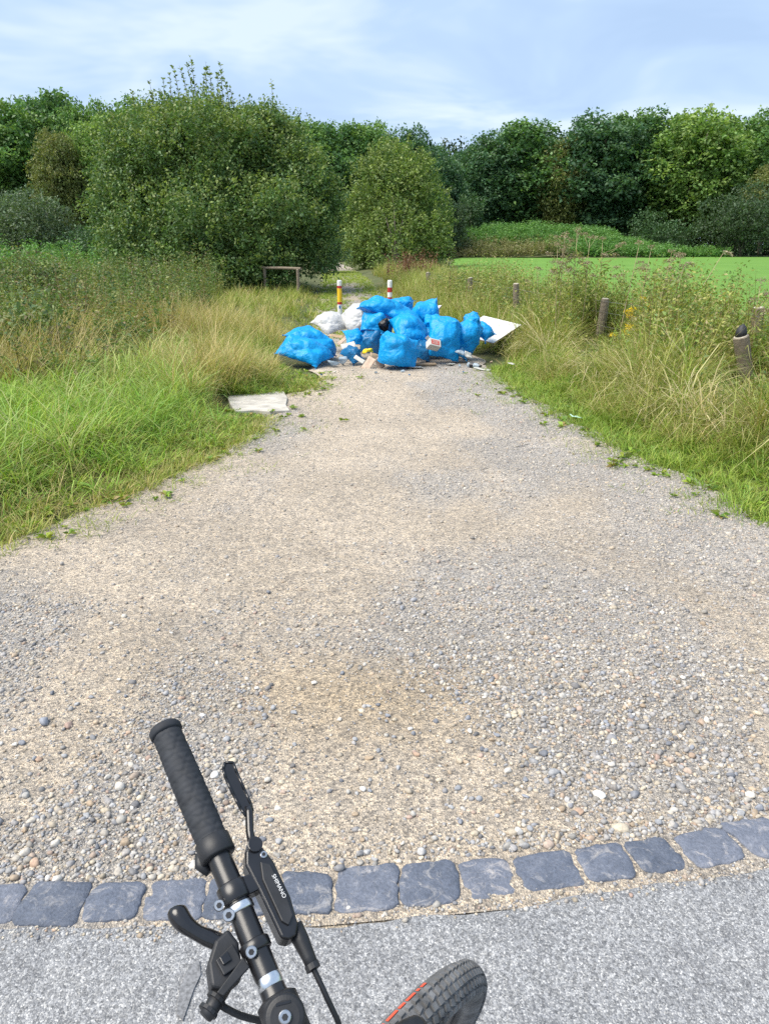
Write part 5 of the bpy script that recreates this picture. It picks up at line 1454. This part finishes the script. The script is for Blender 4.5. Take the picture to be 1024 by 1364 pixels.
# brake lever assembly
brk = MB()
poly = [(.050, .027), (.054, .021), (.100, .019), (.126, .017), (.138, .022), (.141, .030), (.136, .038), (.118, .0425), (.082, .0435), (.058, .040), (.050, .034)]
fr = (wb(0, 0, 0), BL, BF, BU)
brk.prism(poly, -.012, .010, fr)
brake = brk.build('brake_lever', GLOSS, bike, bevel=.0025, seg=3)
mb = MB(); lid = [(.060, .031), (.066, .0265), (.106, .0255), (.122, .030), (.116, .0375), (.082, .0395), (.066, .038)]
mb.prism(lid, .010, .0128, fr); lid_o = mb.build('reservoir_lid', MATT, brake, bevel=.001)
ring(.1005, .118, .0142, 'clamp', ALU, brake)
mb = MB(); mb.box(wb(.014, .109, 0), BF * .008, BL * .0085, BU * .009); mb.build('clamp_neck', GLOSS, brake, bevel=.002)
mb = MB(); mb.tube([wb(.033, .140, -.004), wb(.037, .158, -.005), wb(.044, .176, -.005), wb(.0455, .182, -.005)], [.0048, .0040, .0042, .0042], 12); mb.build('lever_arm', GLOSS, brake, smooth=True)
bl = [(.174, .0395), (.184, .0375), (.200, .0365), (.220, .036), (.230, .0375), (.236, .0420), (.2325, .0495), (.220, .0490), (.200, .0490), (.184, .0490), (.176, .0475)]
mb = MB(); mb.prism(bl, -.0085, -.0045, fr); bo = mb.build('lever_blade', GLOSS, brake, bevel=.0012)
mb = MB()
for a, b_ in zip(bl, bl[1:] + bl[:1]): mb.tube([wb(a[1], a[0], -.0045), wb(b_[1], b_[0], -.0045)], .0016, 8)
mb.build('blade_rim', GLOSS, bo, smooth=True)
mb = MB(); mb.tube([wb(.032, .139, -.012), wb(.032, .139, .013)], .0075, 18); mb.build('pivot', GLOSS, brake, bevel=.001)
bolt(wb(.036, .127, .0095), 'pivot_bolt', brake, .0034, BU, .002)
# lettering on the reservoir lid
cu = bpy.data.curves.new('lettering', 'FONT'); cu.body = 'SHIMANO'; cu.size = .0052; cu.align_x = 'CENTER'; cu.align_y = 'CENTER'; cu.extrude = .00012
tmp = bpy.data.objects.new('tmp', cu); COL.objects.link(tmp)
dg = bpy.context.evaluated_depsgraph_get(); me = bpy.data.meshes.new_from_object(tmp.evaluated_get(dg)); bpy.data.objects.remove(tmp)
lt = link('lettering', me, lid_o, plain('white_print', (.62, .62, .62), .5, nscale=50))
xa, za = unit(-BL + BF * .05), BU
ya = np.cross(za, xa)
o_ = wb(.0365, .094, .0131)
lt.matrix_local = Matrix(((xa[0], ya[0], za[0], o_[0]), (xa[1], ya[1], za[1], o_[1]), (xa[2], ya[2], za[2], o_[2]), (0, 0, 0, 1)))
# hose
mb = MB(); mb.tube([wb(.0385, .060, -.002), wb(.0395, .046, -.002), wb(.0400, .032, -.003), wb(.0400, .022, -.004)], [.0085, .0075, .0062, .0058], 16); boot = mb.build('hose_boot', MATT, brake, smooth=True)
mb = MB(); mb.tube([wb(.040, .026, -.004), wb(.0400, .021, -.004)], .0068, 16); mb.build('hose_nut', MATT, boot)
def curve_pts(P, n=24):
    P = np.asarray(P); k = len(P); t = np.linspace(0, k - 1, n); out = []
    for v in t:
        i = min(int(v), k - 2); f = v - i
        p0, p1, p2, p3 = P[max(i - 1, 0)], P[i], P[i + 1], P[min(i + 2, k - 1)]
        out.append(.5 * ((2 * p1) + (p2 - p0) * f + (2 * p0 - 5 * p1 + 4 * p2 - p3) * f * f + (3 * p1 - p0 - 3 * p2 + p3) * f ** 3))
    return out
mb = MB(); mb.tube(curve_pts([wb(.040, .024, -.004), wb(.043, -.002, -.012), wb(.050, -.03, -.04), wb(.055, -.03, -.12), wb(.05, .02, -.25), wb(.07, .05, -.40), wb(.12, .055, -.62)]), .0026, 10); mb.build('brake_hose', MATT, brake, smooth=True)
# shifter
shf = MB(); shf.prism([(.044, -.018), (.040, -.036), (.048, -.046), (.066, -.042), (.080, -.030), (.084, -.016), (.070, -.012)], -.022, .002, fr)
shifter = shf.build('shifter', MATT, bike, bevel=.003, seg=3)
mb = MB(); mb.prism([(.052, -.016), (.050, -.034), (.064, -.036), (.070, -.018)], .002, .006, fr); mb.build('cover', MATT, shifter, bevel=.001)
mb = MB(); mb.prism([(.058, -.024), (.057, -.032), (.064, -.033), (.066, -.025)], .006, .0085, fr); mb.build('window', GLOSS, shifter, bevel=.0008)
ring(.0905, .0985, .0128, 'clamp_band', SILV, shifter)
ring(.0545, .0645, .0138, 'clamp', ALU, shifter)
bolt(wb(-.0125, .0925, .0055), 'clamp_bolt', shifter, .0056)
bolt(wb(-.0165, .1045, .0030), 'clamp_bolt', shifter, .0050)
bolt(wb(-.0075, .0550, .0115), 'clamp_bolt', shifter, .0050)
# thumb paddle
mb = MB(); mb.tube(curve_pts([wb(-.018, .072, -.010), wb(-.030, .084, -.008), wb(-.040, .094, -.006), wb(-.048, .106, -.004), wb(-.051, .117, -.003), wb(-.051, .122, -.003)], 16), [.0075] * 5 + [.0068, .0066, .0068, .0075, .0082, .0088, .0090, .0088, .0080, .0062, .003], 16); mb.build('thumb_paddle', GLOSS, shifter, smooth=True)
mb = MB(); mb.tube([wb(-.034, .046, -.010), wb(-.048, .036, -.010), wb(-.056, .032, -.010)], [.0075, .0068, .0060], 14); bz = mb.build('cable_adjuster', MATT, shifter, smooth=True)
for k in (0, 1):
    mb = MB(); c0 = wb(-.042 - .009 * k, .0405 - .005 * k, -.010); dd = unit(BF * -.014 + BL * -.008); mb.tube([c0, c0 + dd * .003], .0088, 14); mb.build('adjuster_ring', MATT, bz)
mb = MB(); mb.prism([(.046, -.012), (.036, -.040), (.041, -.044), (.056, -.014)], .003, .007, fr); mb.build('bracket', MATT, shifter, bevel=.001)
mb = MB(); mb.tube(curve_pts([wb(-.044, .038, -.012), wb(-.028, .022, -.022), wb(-.004, .006, -.032), wb(.025, -.012, -.036), wb(.045, -.03, -.06), wb(.02, -.03, -.18), wb(-.10, -.02, -.26)]), .0029, 10); mb.build('gear_cable', MATT, shifter, smooth=True)
# silver mark on the bar, stem
ring(.0235, .0345, .01165, 'silver_band', SILV, bar_o)
stm = MB()
stm.tube([wb(0, -.021, 0), wb(0, -.018, 0), wb(0, .014, 0), wb(0, .017, 0)], [.013, .0178, .0178, .013], 28)
stm.tube([wb(0, 0, 0), wb(.004, 0, -.03), wb(.008, 0, -.06)], [.0165, .0175, .0195], 24)
stem = stm.build('stem', MATT, bike, smooth=True)
mb = MB(); cpos = wb(0.001, .001, .0); dcam = TOCAM
mb.tube([cpos + dcam * .004, cpos + dcam * .0165, cpos + dcam * .0188, cpos + dcam * .0196], [.0172, .0172, .0155, .012], 32); cap = mb.build('round_cap', MATT, stem, smooth=False, bevel=.0006)
side = unit(np.cross(dcam, BL)); along = unit(np.cross(side, dcam))
for sg in (-1, 1):
    mb = MB(); c0 = cpos + dcam * .0199 + (unit(side + along * .55)) * 0 + unit(np.cross(dcam, unit(side + along * .3))) * sg * .0098
    mb.box(c0, unit(side + along * .3) * .0062, unit(np.cross(dcam, unit(side + along * .3))) * .0011, dcam * .0005); mb.build('rib', GLOSS, cap, bevel=.0003)
bolt(cpos + dcam * .0195, 'cap_bolt', stem, .0052, dcam, .003)
# fork, head tube and the frame running back under the camera
fk = MB()
fk.tube([wb(.004, 0, -.05), wf(.06, -.012, -.225)], .021, 20)
fk.build('head_tube', GLOSS, bike, smooth=True)
fk = MB()
fk.tube([wf(.07, -.088, -.262), wf(.07, -.06, -.252), wf(.07, -.02, -.245), wf(.07, .02, -.252), wf(.07, .043, -.262)], [.014, .02, .023, .02, .014], 16)
for sg in (-1, 1):
    fk.tube([wf(.07, -.025 + sg * .062, -.255), wf(.115, -.025 + sg * .062, -.41), wf(.12, -.025 + sg * .062, -.43), wf(.179, -.025 + sg * .055, -.648)], [.0165, .0165, .0205, .017], 16)
fk.build('fork', GLOSS, bike, smooth=True)
lp = inv(at(553, 1373, .84))
mb = MB(); mb.tube([wb(lp[0] - .07, lp[1], lp[2] - .004), wb(lp[0] - .055, lp[1], lp[2]), wb(lp[0] - .01, lp[1], lp[2]), wb(lp[0] + .006, lp[1], lp[2]), wb(lp[0] + .013, lp[1], lp[2])], [.009, .015, .0165, .014, .008], 20); fl_ = mb.build('front_light', MATT, bike, smooth=True)
mb = MB(); mb.tube([wb(lp[0] - .05, lp[1], lp[2] - .01), wf(.07, -.04, -.235), wf(.06, -.02, -.22)], .006, 10); mb.build('bracket', MATT, fl_, smooth=True)
frm = MB()
frm.tube([wf(.04, -.012, -.17), wf(-.56, -.02, -.22)], [.019, .016], 16)
frm.tube([wf(.055, -.012, -.21), wf(-.42, -.025, -.64)], [.024, .022], 16)
frm.tube([wf(-.42, -.025, -.66), wf(-.62, -.02, -.03)], [.018, .016], 16)
for sg in (-1, 1):
    frm.tube([wf(-.56, -.02 + sg * .02, -.22), wf(-.88, -.025 + sg * .06, -.648)], .009, 10); frm.tube([wf(-.42, -.025 + sg * .03, -.65), wf(-.88, -.025 + sg * .06, -.648)], .010, 10)
frm.build('frame', GLOSS, bike, smooth=True)
mb = MB(); mb.prism([(-.48, -.02), (-.46, .02), (-.60, .05), (-.70, .07), (-.74, .05), (-.75, 0), (-.74, -.05), (-.70, -.07), (-.60, -.05)][::-1], -.035, .0, (wf(0, -.02, 0), WF, WL, WU)); mb.build('saddle', MATT, bike, bevel=.012, seg=3)
def wheel(c):
    c = np.asarray(c)
    n1_, n2_ = 120, 24; TR = .027; RR = WR - TR
    V, F = [], []
    for i in range(n1_):
        a = 2 * math.pi * i / n1_; er = WF * math.cos(a) + WU * math.sin(a)
        for j in range(n2_):
            b_ = 2 * math.pi * j / n2_
            V.append(c + er * (RR + TR * math.cos(b_)) + WL * TR * 1.02 * math.sin(b_))
    F = [(i * n2_ + j, ((i + 1) % n1_) * n2_ + j, ((i + 1) % n1_) * n2_ + (j + 1) % n2_, i * n2_ + (j + 1) % n2_) for i in range(n1_) for j in range(n2_)]
    me = bpy.data.meshes.new('tyre'); me.from_pydata([tuple(v) for v in V], [], F); me.polygons.foreach_set('use_smooth', np.ones(len(F), bool)); me.update()
    wmb = MB(); rim_r = WR - .047
    wmb.tube([c + (WF * math.cos(a) + WU * math.sin(a)) * rim_r for a in np.linspace(0, 2 * math.pi, 73)], .0115, 8, False)
    w_ = wmb.build('wheel', GLOSS, bike, smooth=True)
    ty = link('tyre', me, w_, TYRE)
    kn = MB()
    for i in range(132):
        for q, bb in enumerate((-66, -44, -20, 3, 25)):
            if q in (1, 3) and i % 1: continue
            a = 2 * math.pi * (i + (.5 if q % 2 else 0)) / 132; b_ = math.radians(bb)
            er = WF * math.cos(a) + WU * math.sin(a); et = -WF * math.sin(a) + WU * math.cos(a)
            nrm = er * math.cos(b_) + WL * math.sin(b_); tb = -er * math.sin(b_) + WL * math.cos(b_)
            sk = .3 if q in (1, 3) else 0
            kn.box(c + er * RR + nrm * (TR + .0008), unit(et + tb * sk * (1 if q == 1 else -1)) * .0048, tb * (.0042 if q in (1, 2, 3) else .0036), nrm * .0030)
    ko = kn.build('tread_knobs', TYRE, w_); ko['kind'] = 'stuff'
    for i in range(28):
        a = 2 * math.pi * i / 28; er = WF * math.cos(a) + WU * math.sin(a); a2 = a + (.9 if i % 2 else -.9); e2_ = WF * math.cos(a2) + WU * math.sin(a2)
        mb = MB(); mb.tube([c + e2_ * .022 + WL * (.028 if i % 4 < 2 else -.028), c + er * (rim_r - .005)], .0010, 5, False); mb.build('spoke', STEEL, w_)
    mb = MB(); mb.tube([c - WL * .05, c - WL * .03, c + WL * .03, c + WL * .05], [.012, .02, .02, .012], 16); mb.build('hub', ALU, w_, smooth=True)
    # block lettering moulded on the side wall
    for i, (a0, a1) in enumerate(LETTERS):
        V = []; k = 5
        for t in np.linspace(a0, a1, k):
            a = math.radians(t); er = WF * math.cos(a) + WU * math.sin(a)
            for bb in (41, 50):
                b_ = math.radians(bb); V.append(c + er * (RR + (TR + .0009) * math.cos(b_)) + WL * (TR + .0012) * 1.02 * math.sin(b_))
        F = [(2 * q, 2 * q + 1, 2 * q + 3, 2 * q + 2) for q in range(k - 1)]
        me = bpy.data.meshes.new('letter'); me.from_pydata([tuple(v) for v in V], [], F); me.update()
        o = link('letter', me, w_, REDL); md = o.modifiers.new('thick', 'SOLIDIFY'); md.thickness = .0006; md.offset = 0
LETTERS = [(66, 68), (69, 70), (71, 74.5), (75.3, 77.5), (78.2, 82), (83, 86.5), (87.3, 90.5), (91.5, 95)]
wheel(axle - contact)
LETTERS = []
wheel(wf(-.88, -.025, -.648))
tag(bike, 'black bicycle leaning into the bottom edge, its left grip pointing up', 'bicycle')
